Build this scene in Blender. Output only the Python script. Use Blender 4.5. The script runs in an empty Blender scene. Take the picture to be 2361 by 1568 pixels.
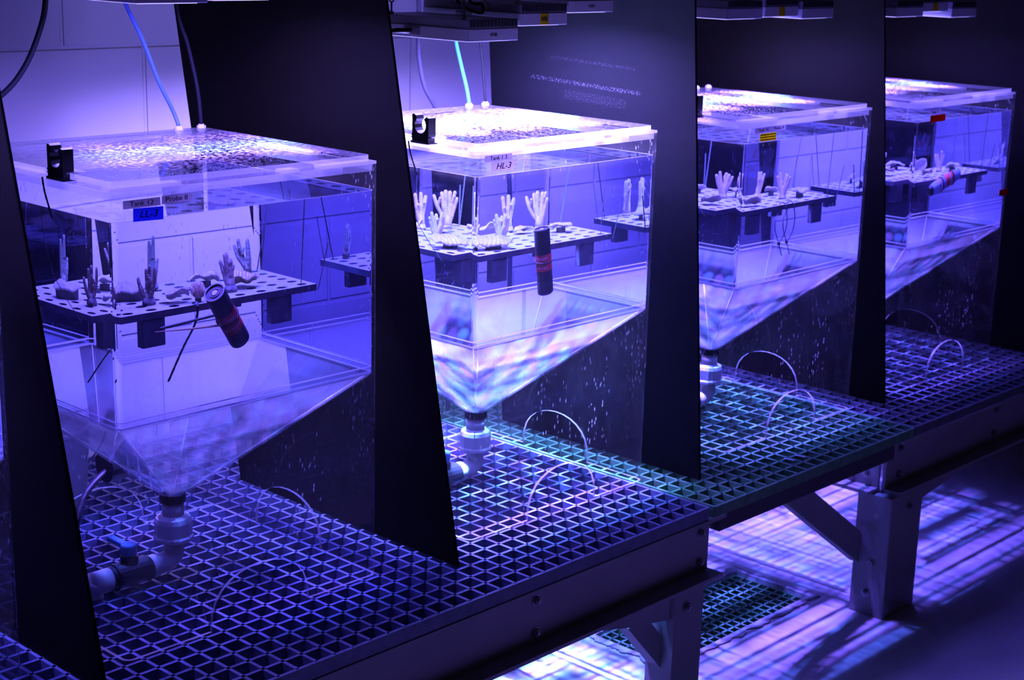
import bpy, bmesh, math, random
from mathutils import Vector, Matrix, noise
random.seed(7)
scene = bpy.context.scene
COL = scene.collection

# ------------------------------------------------------------------ camera
cam_d = bpy.data.cameras.new('camera')
cam = bpy.data.objects.new('camera', cam_d); COL.objects.link(cam)
cam_d.sensor_width = 36.0; cam_d.sensor_fit = 'HORIZONTAL'; cam_d.lens = 3650.94 / 2361 * 36.0
R_ = Vector((0.68790, -0.72535, 0.02578)); U_ = Vector((0.16160, 0.18770, 0.96884)); D_ = Vector((0.70759, 0.66230, -0.24634))
CAM = Vector((-1.26487, -1.99705, 1.12348))
cam.matrix_world = Matrix(((R_.x, U_.x, -D_.x, CAM.x), (R_.y, U_.y, -D_.y, CAM.y), (R_.z, U_.z, -D_.z, CAM.z), (0, 0, 0, 1)))
cam_d.clip_start = 0.05; cam_d.clip_end = 60
cam_d.dof.use_dof = True; cam_d.dof.focus_distance = 2.72; cam_d.dof.aperture_fstop = 9.0
scene.camera = cam

# ------------------------------------------------------------------ world, exposure, render behaviour
world = bpy.data.worlds.new('world'); scene.world = world; world.use_nodes = True
bg = world.node_tree.nodes['Background']; bg.inputs[0].default_value = (0.50, 0.38, 1.0, 1); bg.inputs[1].default_value = 0.013
scene.view_settings.view_transform = 'Standard'; scene.view_settings.look = 'None'
scene.view_settings.exposure = 0.0; scene.view_settings.gamma = 1.0
try: scene.view_settings.use_curve_mapping = False
except Exception: pass
cy = scene.cycles
cy.max_bounces = 10; cy.diffuse_bounces = 2; cy.glossy_bounces = 3; cy.transmission_bounces = 8; cy.transparent_max_bounces = 28
cy.sample_clamp_indirect = 3.0; cy.sample_clamp_direct = 0; cy.blur_glossy = 0.4
cy.caustics_reflective = True; cy.caustics_refractive = True
cy.use_denoising = True; cy.use_adaptive_sampling = True; cy.adaptive_threshold = .045; cy.use_auto_tile = False; cy.time_limit = 1150
try: cy.denoiser = 'OPENIMAGEDENOISE'
except Exception: pass

# ------------------------------------------------------------------ lamps: brightness and tint per tank (LED panels hang above each tank)
LIGHT = {11: (3.2, (.16, .11, 1.0)), 12: (3.7, (.165, .11, .98)), 13: (27.0, (.265, .20, .95)), 14: (4.8, (.16, .115, .95)), 15: (2.9, (.12, .08, .95))}
BEAM = {11: 1.2, 12: 3.8, 13: 48.0, 14: 26.0, 15: 18.0}
BEAMC = {11: ((.20, .10, 1.0), (.10, .15, 1.0)), 12: ((.24, .12, 1.0), (.10, .18, 1.0)), 13: ((.32, .17, 1.0), (.13, .38, 1.0)), 14: ((.24, .13, 1.0), (.10, .17, 1.0)), 15: ((.22, .12, 1.0), (.10, .14, 1.0))}            # the small lensed diodes that throw the grating's shadow on the floor

TX = {11: -.705, 12: 0.0, 13: .7622, 14: 1.5750, 15: 2.3152}
TY = {11: 0.0, 12: 0.0, 13: -.002, 14: -.012, 15: -.0135}
W, D, H, HF, HW, WT = .53, .500, .7456, .3874, .700, .006
FLOOR = -.484

# ------------------------------------------------------------------ materials
def mat(name):
    m = bpy.data.materials.new(name); m.use_nodes = True
    nt = m.node_tree; nt.nodes.clear()
    out = nt.nodes.new('ShaderNodeOutputMaterial')
    return m, nt, out
def N(nt, typ, **kw):
    n = nt.nodes.new(typ)
    for k, v in kw.items():
        if k in n.inputs.keys(): n.inputs[k].default_value = v
        else: setattr(n, k, v)
    return n
def L(nt, a, b): nt.links.new(a, b)
def coords(nt, scale=(1, 1, 1), kind='Object'):
    tc = N(nt, 'ShaderNodeTexCoord'); mp = N(nt, 'ShaderNodeMapping'); mp.inputs['Scale'].default_value = scale
    L(nt, tc.outputs[kind], mp.inputs[0]); return mp.outputs[0]
def ramp(nt, src, stops):
    r = N(nt, 'ShaderNodeValToRGB'); e = r.color_ramp.elements
    while len(e) < len(stops): e.new(0.5)
    for i, (p_, c) in enumerate(stops):
        e[i].position = p_; e[i].color = (c[0], c[1], c[2], 1) if isinstance(c, tuple) else (c, c, c, 1)
    L(nt, src, r.inputs[0]); return r.outputs[0]
def pbr(name, col, rough=.5, metal=0.0, spec=.5, bump=0, bscale=50, col2=None, cscale=8, lo=.35, hi=.65, stretch=(1, 1, 1), trans=0):
    m, nt, out = mat(name)
    b = N(nt, 'ShaderNodeBsdfPrincipled'); b.inputs['Base Color'].default_value = (*col, 1)
    b.inputs['Roughness'].default_value = rough; b.inputs['Metallic'].default_value = metal
    b.inputs['Specular IOR Level'].default_value = spec
    L(nt, b.outputs[0], out.inputs[0])
    co = coords(nt, stretch)
    if col2 is not None:
        n = N(nt, 'ShaderNodeTexNoise'); n.inputs['Scale'].default_value = cscale; n.inputs['Detail'].default_value = 6
        L(nt, co, n.inputs['Vector'])
        L(nt, ramp(nt, n.outputs[0], [(lo, col), (hi, col2)]), b.inputs['Base Color'])
    if bump:
        n = N(nt, 'ShaderNodeTexNoise'); n.inputs['Scale'].default_value = bscale; n.inputs['Detail'].default_value = 5
        L(nt, co, n.inputs['Vector'])
        bp = N(nt, 'ShaderNodeBump'); bp.inputs['Strength'].default_value = bump; bp.inputs['Distance'].default_value = .002
        L(nt, n.outputs[0], bp.inputs['Height']); L(nt, bp.outputs[0], b.inputs['Normal'])
    if trans: b.inputs['Transmission Weight'].default_value = trans
    return m

def schlick(nt, r0=.04, k=1.0):
    """sheen of a thin sheet, the same from both sides"""
    ge = N(nt, 'ShaderNodeNewGeometry'); dp = N(nt, 'ShaderNodeVectorMath'); dp.operation = 'DOT_PRODUCT'
    L(nt, ge.outputs['Incoming'], dp.inputs[0]); L(nt, ge.outputs['Normal'], dp.inputs[1])
    def mm(op, a, b=None):
        q = N(nt, 'ShaderNodeMath'); q.operation = op; q.use_clamp = False
        for i_, v_ in enumerate((a, b)):
            if v_ is None: continue
            if isinstance(v_, (int, float)): q.inputs[i_].default_value = v_
            else: L(nt, v_, q.inputs[i_])
        return q.outputs[0]
    a = mm('ABSOLUTE', dp.outputs['Value']); a = mm('SUBTRACT', 1.0, a); a = mm('POWER', a, 5.0)
    return mm('MULTIPLY_ADD', a, (1 - r0) * k) if False else mm('ADD', mm('MULTIPLY', a, (1 - r0) * k), r0)
def acrylic_mat(name, haze, speck, tint=(.97, .98, .99), gl=.10, streak=True):
    """clear sheet: passes light straight through, fresnel sheen, salt haze and dried droplets that scatter light"""
    m, nt, out = mat(name)
    tr = N(nt, 'ShaderNodeBsdfTransparent'); tr.inputs[0].default_value = (*tint, 1)
    gls = N(nt, 'ShaderNodeBsdfGlossy'); gls.inputs['Roughness'].default_value = .02
    fr = schlick(nt, .03)
    df = N(nt, 'ShaderNodeBsdfDiffuse'); df.inputs[0].default_value = (.92, .90, .78, 1)
    tl = N(nt, 'ShaderNodeBsdfTranslucent'); tl.inputs[0].default_value = (.92, .90, .78, 1)
    ad = N(nt, 'ShaderNodeMixShader'); ad.inputs[0].default_value = .5
    L(nt, df.outputs[0], ad.inputs[1]); L(nt, tl.outputs[0], ad.inputs[2])
    co = coords(nt, (1, 1, .35 if streak else 1))
    v = N(nt, 'ShaderNodeTexVoronoi'); v.inputs['Scale'].default_value = 130
    L(nt, co, v.inputs['Vector'])
    n = N(nt, 'ShaderNodeTexNoise'); n.inputs['Scale'].default_value = 9; n.inputs['Detail'].default_value = 4
    L(nt, co, n.inputs['Vector'])
    spots = ramp(nt, v.outputs['Distance'], [(.0, 1.0), (.16, .7), (.24, 0.0)])
    patch = ramp(nt, n.outputs[0], [(.48, 0.0), (.68, 1.0)])
    mu = N(nt, 'ShaderNodeMath'); mu.operation = 'MULTIPLY'; L(nt, spots, mu.inputs[0]); L(nt, patch, mu.inputs[1])
    m2 = N(nt, 'ShaderNodeMath'); m2.operation = 'MULTIPLY'; m2.inputs[1].default_value = speck; L(nt, mu.outputs[0], m2.inputs[0])
    n2 = N(nt, 'ShaderNodeTexNoise'); n2.inputs['Scale'].default_value = 40; n2.inputs['Detail'].default_value = 6
    L(nt, co, n2.inputs['Vector'])
    m3 = N(nt, 'ShaderNodeMath'); m3.operation = 'MULTIPLY'; m3.inputs[1].default_value = haze * 2; L(nt, n2.outputs[0], m3.inputs[0])
    sm = N(nt, 'ShaderNodeMath'); sm.operation = 'ADD'; sm.use_clamp = True; L(nt, m2.outputs[0], sm.inputs[0]); L(nt, m3.outputs[0], sm.inputs[1])
    mx = N(nt, 'ShaderNodeMixShader'); L(nt, sm.outputs[0], mx.inputs[0]); L(nt, tr.outputs[0], mx.inputs[1]); L(nt, ad.outputs[0], mx.inputs[2])
    m4 = N(nt, 'ShaderNodeMath'); m4.operation = 'MULTIPLY'; m4.inputs[1].default_value = 1.0; L(nt, fr, m4.inputs[0])
    mg = N(nt, 'ShaderNodeMixShader'); L(nt, m4.outputs[0], mg.inputs[0]); L(nt, mx.outputs[0], mg.inputs[1]); L(nt, gls.outputs[0], mg.inputs[2])
    L(nt, mg.outputs[0], out.inputs[0])
    return m

def frosted_mat(name, clear=.35):
    """sawn or glued acrylic edge: white, scatters the light that reaches it"""
    m, nt, out = mat(name)
    tr = N(nt, 'ShaderNodeBsdfTransparent')
    df = N(nt, 'ShaderNodeBsdfDiffuse'); df.inputs[0].default_value = (.92, .92, .80, 1)
    tl = N(nt, 'ShaderNodeBsdfTranslucent'); tl.inputs[0].default_value = (.94, .94, .82, 1)
    gl = N(nt, 'ShaderNodeBsdfGlossy'); gl.inputs['Roughness'].default_value = .25
    a = N(nt, 'ShaderNodeMixShader'); a.inputs[0].default_value = .6
    L(nt, df.outputs[0], a.inputs[1]); L(nt, tl.outputs[0], a.inputs[2])
    b = N(nt, 'ShaderNodeMixShader'); b.inputs[0].default_value = clear
    L(nt, a.outputs[0], b.inputs[1]); L(nt, tr.outputs[0], b.inputs[2])
    c = N(nt, 'ShaderNodeMixShader'); c.inputs[0].default_value = .12
    L(nt, b.outputs[0], c.inputs[1]); L(nt, gl.outputs[0], c.inputs[2])
    L(nt, c.outputs[0], out.inputs[0])
    return m

def lid_mat(name):
    m, nt, out = mat(name)
    tr = N(nt, 'ShaderNodeBsdfTransparent'); tr.inputs[0].default_value = (.97, .98, .99, 1)
    df = N(nt, 'ShaderNodeBsdfDiffuse'); df.inputs[0].default_value = (.92, .90, .78, 1)
    tl = N(nt, 'ShaderNodeBsdfTranslucent'); tl.inputs[0].default_value = (.92, .90, .78, 1)
    gl = N(nt, 'ShaderNodeBsdfGlossy'); gl.inputs['Roughness'].default_value = .06
    fr = schlick(nt, .04)
    co = coords(nt, (1, 1, 1))
    v = N(nt, 'ShaderNodeTexVoronoi'); v.inputs['Scale'].default_value = 230; L(nt, co, v.inputs['Vector'])
    n = N(nt, 'ShaderNodeTexNoise'); n.inputs['Scale'].default_value = 130; n.inputs['Detail'].default_value = 3; L(nt, co, n.inputs['Vector'])
    big = N(nt, 'ShaderNodeTexNoise'); big.inputs['Scale'].default_value = 5; big.inputs['Detail'].default_value = 3; L(nt, co, big.inputs['Vector'])
    fine = ramp(nt, n.outputs[0], [(.50, 0.0), (.60, .9)])
    drops = ramp(nt, v.outputs['Distance'], [(.0, 1.0), (.20, .8), (.30, 0.0)])
    area = ramp(nt, big.outputs[0], [(.34, .10), (.68, .42)])
    mx0 = N(nt, 'ShaderNodeMath'); mx0.operation = 'MAXIMUM'; L(nt, fine, mx0.inputs[0]); L(nt, drops, mx0.inputs[1])
    mu = N(nt, 'ShaderNodeMath'); mu.operation = 'MULTIPLY'; L(nt, mx0.outputs[0], mu.inputs[0]); L(nt, area, mu.inputs[1])
    ad0 = N(nt, 'ShaderNodeMath'); ad0.operation = 'ADD'; ad0.inputs[1].default_value = .004; ad0.use_clamp = True; L(nt, mu.outputs[0], ad0.inputs[0])
    s = N(nt, 'ShaderNodeMixShader'); s.inputs[0].default_value = .45
    L(nt, df.outputs[0], s.inputs[1]); L(nt, tl.outputs[0], s.inputs[2])
    a = N(nt, 'ShaderNodeMixShader'); L(nt, ad0.outputs[0], a.inputs[0]); L(nt, tr.outputs[0], a.inputs[1]); L(nt, s.outputs[0], a.inputs[2])
    bp = N(nt, 'ShaderNodeBump'); bp.inputs['Strength'].default_value = .25; bp.inputs['Distance'].default_value = .001
    L(nt, mx0.outputs[0], bp.inputs['Height']); L(nt, bp.outputs[0], gl.inputs['Normal'])
    g = N(nt, 'ShaderNodeMixShader'); L(nt, fr, g.inputs[0]); L(nt, a.outputs[0], g.inputs[1]); L(nt, gl.outputs[0], g.inputs[2])
    L(nt, g.outputs[0], out.inputs[0])
    return m

def water_mat(name, straight, wave=0.0, tint=(.84, .845, 1.0), murk=0.0):
    m, nt, out = mat(name)
    g = N(nt, 'ShaderNodeBsdfGlass'); g.inputs['IOR'].default_value = 1.333; g.inputs['Roughness'].default_value = 0; g.inputs[0].default_value = (*tint, 1)
    last = g.outputs[0]
    if wave:
        co = coords(nt); n = N(nt, 'ShaderNodeTexNoise'); n.inputs['Scale'].default_value = 12; n.inputs['Detail'].default_value = 1
        L(nt, co, n.inputs['Vector'])
        bp = N(nt, 'ShaderNodeBump'); bp.inputs['Strength'].default_value = wave; bp.inputs['Distance'].default_value = .004
        L(nt, n.outputs[0], bp.inputs['Height']); L(nt, bp.outputs[0], g.inputs['Normal'])
    if murk:
        df = N(nt, 'ShaderNodeBsdfDiffuse'); df.inputs[0].default_value = (.88, .90, .80, 1)
        tl = N(nt, 'ShaderNodeBsdfTranslucent'); tl.inputs[0].default_value = (.88, .90, .80, 1)
        a = N(nt, 'ShaderNodeMixShader'); a.inputs[0].default_value = .5; L(nt, df.outputs[0], a.inputs[1]); L(nt, tl.outputs[0], a.inputs[2])
        b = N(nt, 'ShaderNodeMixShader'); b.inputs[0].default_value = murk; L(nt, last, b.inputs[1]); L(nt, a.outputs[0], b.inputs[2]); last = b.outputs[0]
    if straight:
        tr = N(nt, 'ShaderNodeBsdfTransparent'); tr.inputs[0].default_value = (*tint, 1)
        mx = N(nt, 'ShaderNodeMixShader'); mx.inputs[0].default_value = straight
        L(nt, last, mx.inputs[1]); L(nt, tr.outputs[0], mx.inputs[2]); last = mx.outputs[0]
    L(nt, last, out.inputs[0])
    return m

def emis(name, col, s):
    m, nt, out = mat(name); e = N(nt, 'ShaderNodeEmission'); e.inputs[0].default_value = (*col, 1); e.inputs[1].default_value = s
    L(nt, e.outputs[0], out.inputs[0]); return m

def wall_mat():
    m, nt, out = mat('painted_blockwork')
    b = N(nt, 'ShaderNodeBsdfPrincipled'); b.inputs['Base Color'].default_value = (.84, .80, .66, 1); b.inputs['Roughness'].default_value = .5
    tc = N(nt, 'ShaderNodeTexCoord'); sx = N(nt, 'ShaderNodeSeparateXYZ'); L(nt, tc.outputs['Object'], sx.inputs[0])
    cb = N(nt, 'ShaderNodeCombineXYZ'); 
    ax = N(nt, 'ShaderNodeMath'); ax.operation = 'ADD'; ax.inputs[1].default_value = 4.066; L(nt, sx.outputs[0], ax.inputs[0])
    az = N(nt, 'ShaderNodeMath'); az.operation = 'ADD'; az.inputs[1].default_value = .725; L(nt, sx.outputs[2], az.inputs[0])
    L(nt, ax.outputs[0], cb.inputs[0]); L(nt, az.outputs[0], cb.inputs[1])
    br = N(nt, 'ShaderNodeTexBrick'); br.inputs['Scale'].default_value = 1.0; br.inputs['Brick Width'].default_value = .4; br.inputs['Row Height'].default_value = .2
    br.inputs['Mortar Size'].default_value = .006; br.inputs['Mortar Smooth'].default_value = .6
    L(nt, cb.outputs[0], br.inputs['Vector'])
    n = N(nt, 'ShaderNodeTexNoise'); n.inputs['Scale'].default_value = 160; n.inputs['Detail'].default_value = 6; L(nt, tc.outputs['Object'], n.inputs['Vector'])
    b1 = N(nt, 'ShaderNodeBump'); b1.inputs['Strength'].default_value = .9; b1.inputs['Distance'].default_value = .004; b1.invert = True
    L(nt, br.outputs['Fac'], b1.inputs['Height'])
    b2 = N(nt, 'ShaderNodeBump'); b2.inputs['Strength'].default_value = .25; b2.inputs['Distance'].default_value = .0015
    L(nt, n.outputs[0], b2.inputs['Height']); L(nt, b1.outputs[0], b2.inputs['Normal']); L(nt, b2.outputs[0], b.inputs['Normal'])
    L(nt, b.outputs[0], out.inputs[0]); return m

def panel_mat(scuffed=False):
    m, nt, out = mat('scuffed_black_plastic' if scuffed else 'black_twinwall_plastic')
    b = N(nt, 'ShaderNodeBsdfPrincipled'); b.inputs['Roughness'].default_value = .6; b.inputs['Specular IOR Level'].default_value = .045
    tc = N(nt, 'ShaderNodeTexCoord')
    mp = N(nt, 'ShaderNodeMapping'); mp.inputs['Scale'].default_value = (1, 9, 1.0); L(nt, tc.outputs['Object'], mp.inputs[0])
    n = N(nt, 'ShaderNodeTexNoise'); n.inputs['Scale'].default_value = 60; n.inputs['Detail'].default_value = 4
    mp2 = N(nt, 'ShaderNodeMapping'); mp2.inputs['Scale'].default_value = (1, .25, 1.2); mp2.inputs['Rotation'].default_value = (.12, 0, 0); L(nt, tc.outputs['Object'], mp2.inputs[0])
    L(nt, mp2.outputs[0], n.inputs['Vector'])
    scr = ramp(nt, n.outputs[0], [(.0, (.0050, .0050, .0062)), (.74, (.0056, .0056, .0070)), (.86, (.022, .022, .026))] if scuffed else [(.0, (.0045, .004, .002)), (.74, (.006, .005, .003)), (.83, (.035, .035, .03))])
    if scuffed:
        sp = N(nt, 'ShaderNodeSeparateXYZ'); L(nt, tc.outputs['Object'], sp.inputs[0])
        def mm(op, a, b_):
            q = N(nt, 'ShaderNodeMath'); q.operation = op
            for i_, v_ in enumerate((a, b_)):
                if isinstance(v_, (int, float)): q.inputs[i_].default_value = v_
                elif v_ is not None: L(nt, v_, q.inputs[i_])
            return q.outputs[0]
        n3 = N(nt, 'ShaderNodeTexNoise'); n3.inputs['Scale'].default_value = 300; n3.inputs['Detail'].default_value = 3; L(nt, tc.outputs['Object'], n3.inputs['Vector'])
        tot = None
        for z0, sl, ya, yb, wd, st in ((.8038, .0433, .12, .44, .0042, 1.0), (.853, .043, .14, .38, .003, .35), (.775, .05, .16, .34, .010, .22)):
            d = mm('ABSOLUTE', mm('SUBTRACT', sp.outputs[2], mm('MULTIPLY_ADD', sp.outputs[1], sl)), None) if False else mm('ABSOLUTE', mm('SUBTRACT', sp.outputs[2], mm('ADD', mm('MULTIPLY', sp.outputs[1], sl), z0)), None)
            a = mm('LESS_THAN', d, wd); a = mm('MULTIPLY', a, mm('GREATER_THAN', sp.outputs[1], ya)); a = mm('MULTIPLY', a, mm('LESS_THAN', sp.outputs[1], yb))
            a = mm('MULTIPLY', a, mm('GREATER_THAN', n3.outputs[0], .56)); a = mm('MULTIPLY', a, st); tot = a if tot is None else mm('MAXIMUM', tot, a)
        mc = N(nt, 'ShaderNodeMixRGB'); mc.inputs[2].default_value = (.055, .055, .065, 1); L(nt, tot, mc.inputs[0]); L(nt, scr, mc.inputs[1]); scr = mc.outputs[0]
    L(nt, scr, b.inputs['Base Color'])
    w = N(nt, 'ShaderNodeTexWave'); w.inputs['Scale'].default_value = 28; w.bands_direction = 'Y'; w.inputs['Distortion'].default_value = .0
    L(nt, tc.outputs['Object'], w.inputs['Vector'])
    bp = N(nt, 'ShaderNodeBump'); bp.inputs['Strength'].default_value = .05; bp.inputs['Distance'].default_value = .002
    L(nt, w.outputs[0], bp.inputs['Height']); L(nt, bp.outputs[0], b.inputs['Normal'])
    L(nt, b.outputs[0], out.inputs[0]); return m

def paper(name, col):
    m, nt, out = mat(name)
    df = N(nt, 'ShaderNodeBsdfDiffuse'); df.inputs[0].default_value = (*col, 1); tl = N(nt, 'ShaderNodeBsdfTranslucent'); tl.inputs[0].default_value = (*col, 1)
    a = N(nt, 'ShaderNodeMixShader'); a.inputs[0].default_value = .6; L(nt, df.outputs[0], a.inputs[1]); L(nt, tl.outputs[0], a.inputs[2])
    n = N(nt, 'ShaderNodeTexNoise'); n.inputs['Scale'].default_value = 90; L(nt, coords(nt), n.inputs['Vector'])
    L(nt, ramp(nt, n.outputs[0], [(.3, tuple(c * .85 for c in col)), (.7, col)]), df.inputs[0]); L(nt, a.outputs[0], out.inputs[0]); return m
def stripes_mat(name, axis, stops, scale, rough=.45):
    """bands along an axis of the part itself (printed wrap or tape)"""
    m, nt, out = mat(name); b = N(nt, 'ShaderNodeBsdfPrincipled'); b.inputs['Roughness'].default_value = rough
    tc = N(nt, 'ShaderNodeTexCoord'); sx = N(nt, 'ShaderNodeSeparateXYZ'); L(nt, tc.outputs['Object'], sx.inputs[0])
    mr = N(nt, 'ShaderNodeMapRange'); mr.inputs['From Min'].default_value = scale[0]; mr.inputs['From Max'].default_value = scale[1]
    L(nt, sx.outputs[axis], mr.inputs[0])
    r = ramp(nt, mr.outputs[0], stops); r.node.color_ramp.interpolation = 'CONSTANT'
    L(nt, r, b.inputs['Base Color']); L(nt, b.outputs[0], out.inputs[0]); return m

M = dict(
    wall=wall_mat(), panel=panel_mat(),
    acrylic=acrylic_mat('clear_acrylic', .025, .6), skirt=None, edge=frosted_mat('frosted_acrylic_edge', .62), bead=frosted_mat('glued_acrylic_seam', .15),
    edge_clear=frosted_mat('polished_acrylic_edge', .72),
    rim=acrylic_mat('clear_acrylic_rim', .03, .2), hopper=acrylic_mat('clear_acrylic_hopper', .05, .15, streak=False), lid=lid_mat('misted_acrylic_lid'),
    water_side=water_mat('water_side', 0.0, tint=(.66, .67, .94)), water_top=water_mat('water_surface', .65, .10), water_cone=water_mat('water_hopper', .82, 0, murk=.44),
    shelf=pbr('pvc_shelf', (.76, .73, .66), .6, bump=.3, bscale=200, col2=(.84, .81, .75), cscale=60),
    shelf_edge=pbr('pvc_shelf_leg', (.05, .05, .07), .6, col2=(.10, .10, .13), cscale=40),
    tie=pbr('black_nylon', (.012, .012, .014), .45),
    coral_brown=pbr('coral_brown', (.09, .065, .05), .8, bump=1.0, bscale=700, col2=(.24, .18, .155), cscale=800),
    coral_pale=pbr('coral_pale', (.34, .25, .20), .8, bump=.8, bscale=600, col2=(.56, .45, .37), cscale=700),
    plate_pale=pbr('coral_plate_pale', (.58, .50, .44), .8, bump=.8, bscale=300, col2=(.36, .28, .24), cscale=160),
    plate_brown=pbr('coral_plate_brown', (.24, .16, .10), .8, bump=.8, bscale=300, col2=(.46, .34, .22), cscale=160),
    rock=pbr('reef_rock', (.05, .045, .05), .9, bump=1, bscale=150, col2=(.11, .10, .10), cscale=60),
    rock_pale=pbr('reef_rock_pale', (.45, .38, .32), .9, bump=1, bscale=150, col2=(.66, .56, .48), cscale=60),
    grate1=pbr('grey_fibreglass_grating', (.10, .11, .20), .40, bump=.3, bscale=300, col2=(.15, .17, .28), cscale=40),
    grate2=pbr('green_fibreglass_grating', (.06, .22, .10), .45, bump=.3, bscale=300, col2=(.12, .30, .16), cscale=40),
    grate3=pbr('dark_fibreglass_grating', (.09, .10, .12), .45, bump=.3, bscale=300, col2=(.13, .14, .17), cscale=40),
    steel=pbr('grey_structural_profile', (.30, .29, .30), .45, bump=.15, bscale=60, col2=(.36, .34, .35), cscale=6),
    steel_dark=pbr('dark_structural_profile', (.06, .06, .065), .5),
    bolt=pbr('zinc_bolt', (.35, .34, .36), .35, metal=.8),
    housing=pbr('white_painted_housing', (.62, .62, .66), .4),
    housing_g=pbr('grey_heat_sink', (.22, .22, .25), .45),
    slot=pbr('vent_slot_black', (.01, .01, .012), .7),
    white_pvc=pbr('white_pvc', (.72, .72, .70), .4),
    grey_pvc=pbr('dark_grey_pvc', (.035, .035, .04), .4),
    blue_pl=pbr('blue_plastic', (.12, .35, .62), .4),
    clip=pbr('black_clip_plastic', (.006, .006, .007), .25),
    hose_grey=pbr('grey_hose', (.07, .07, .10), .5, spec=.2), hose_dark=pbr('black_hose', (.012, .012, .014), .5, spec=.15),
    hose_blue=pbr('blue_airline', (.10, .22, .75), .35), hose_teal=pbr('teal_airline', (.06, .40, .34), .45, spec=.2),
    copper=pbr('red_brown_cable', (.20, .05, .03), .4),
    logger=pbr('black_logger_body', (.012, .012, .016), .5), logger_wrap=pbr('red_printed_label', (.28, .02, .02), .5, col2=(.05, .01, .015), cscale=25, lo=.55, hi=.6),
    sensor=pbr('white_diffuser', (.85, .85, .82), .4), grey_ring=pbr('grey_ring', (.22, .22, .26), .4),
    label_grey=paper('grey_label_tape', (.75, .70, .70)), label_blue=paper('blue_tape', (.12, .16, .80)), label_lilac=paper('lilac_label', (.75, .68, .72)),
    yellow=paper('yellow_tape', (.95, .80, .03)), red=paper('red_tape', (.45, .012, .006)), ink=pbr('black_ink', (.008, .008, .01), .6),
    strip=pbr('white_strip', (.75, .72, .78), .5), wood=pbr('bamboo_skewer', (.45, .28, .14), .6), 
)
M['skirt'] = acrylic_mat('clear_acrylic_skirt', .010, .5)
def floor_mat():
    m, nt, out = mat('grey_epoxy_floor')
    b = N(nt, 'ShaderNodeBsdfPrincipled'); b.inputs['Roughness'].default_value = .38
    co = coords(nt); n = N(nt, 'ShaderNodeTexNoise'); n.inputs['Scale'].default_value = 3; n.inputs['Detail'].default_value = 7; L(nt, co, n.inputs['Vector'])
    L(nt, ramp(nt, n.outputs[0], [(.35, (.50, .49, .49)), (.65, (.66, .64, .64))]), b.inputs['Base Color'])
    n2 = N(nt, 'ShaderNodeTexNoise'); n2.inputs['Scale'].default_value = 40; L(nt, co, n2.inputs['Vector'])
    bp = N(nt, 'ShaderNodeBump'); bp.inputs['Strength'].default_value = .15; bp.inputs['Distance'].default_value = .003; L(nt, n2.outputs[0], bp.inputs['Height']); L(nt, bp.outputs[0], b.inputs['Normal'])
    L(nt, b.outputs[0], out.inputs[0]); return m
M['floor'] = floor_mat()
M['concrete'] = pbr('rough_grout', (.16, .15, .17), .9, bump=1, bscale=60, col2=(.42, .40, .42), cscale=25)
M['bottle'] = stripes_mat('striped_bottle_print', 0, [(0, (.02, .02, .03)), (.10, (.30, .50, .62)), (.26, (.62, .22, .26)), (.31, (.35, .50, .66)), (.36, (.62, .25, .28)), (.41, (.30, .38, .60)), (.47, (.55, .04, .03)), (.60, (.35, .40, .55)), (.64, (.50, .05, .04)), (.70, (.30, .42, .52)), (.76, (.40, .20, .26)), (.80, (.28, .48, .60)), (1.0, (.1, .1, .12))], (-.085, .085))

# ------------------------------------------------------------------ helpers
def link(name, me, m=None, parent=None, smooth=False):
    if m is not None:
        for x in (m if isinstance(m, (list, tuple)) else [m]): me.materials.append(x)
    if smooth:
        for p_ in me.polygons: p_.use_smooth = True
    o = bpy.data.objects.new(name, me); COL.objects.link(o)
    if parent is not None: o.parent = parent
    return o
def obj(name, bm, m=None, parent=None, smooth=False, recalc=True):
    if recalc: bmesh.ops.recalc_face_normals(bm, faces=bm.faces[:])
    me = bpy.data.meshes.new(name); bm.to_mesh(me); bm.free()
    return link(name, me, m, parent, smooth)
def thing(name, label, cat, loc=(0, 0, 0), rotz=0.0, group=None, rot=None):
    o = bpy.data.objects.new(name, None); COL.objects.link(o); o.empty_display_size = .05
    o.location = loc; o.rotation_euler = rot if rot else (0, 0, rotz); o['label'] = label; o['category'] = cat
    if group: o['group'] = group
    return o
def tag(o, label, cat, group=None, kind=None):
    o['label'] = label; o['category'] = cat
    if group: o['group'] = group
    if kind: o['kind'] = kind
    return o
def struct(o, label=None):
    o['kind'] = 'structure'
    if label: o['label'] = label
    return o
def dup(o, parent=None):
    c = o.copy(); COL.objects.link(c); c.parent = parent
    for ch in list(o.children): dup(ch, c)
    return c
def box(bm, x0, y0, z0, x1, y1, z1, mi=0, M4=None):
    vs = [bm.verts.new((x, y, z)) for x in (x0, x1) for y in (y0, y1) for z in (z0, z1)]
    if M4 is not None:
        for v in vs: v.co = M4 @ v.co
    fs = []
    for q in ((0, 1, 3, 2), (4, 6, 7, 5), (0, 4, 5, 1), (2, 3, 7, 6), (0, 2, 6, 4), (1, 5, 7, 3)):
        f = bm.faces.new([vs[i] for i in q]); f.material_index = mi; fs.append(f)
    return fs
def bevel(bm, w, seg=2):
    bmesh.ops.bevel(bm, geom=bm.edges[:] + bm.verts[:], offset=w, segments=seg, profile=.5, affect='EDGES')
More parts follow.
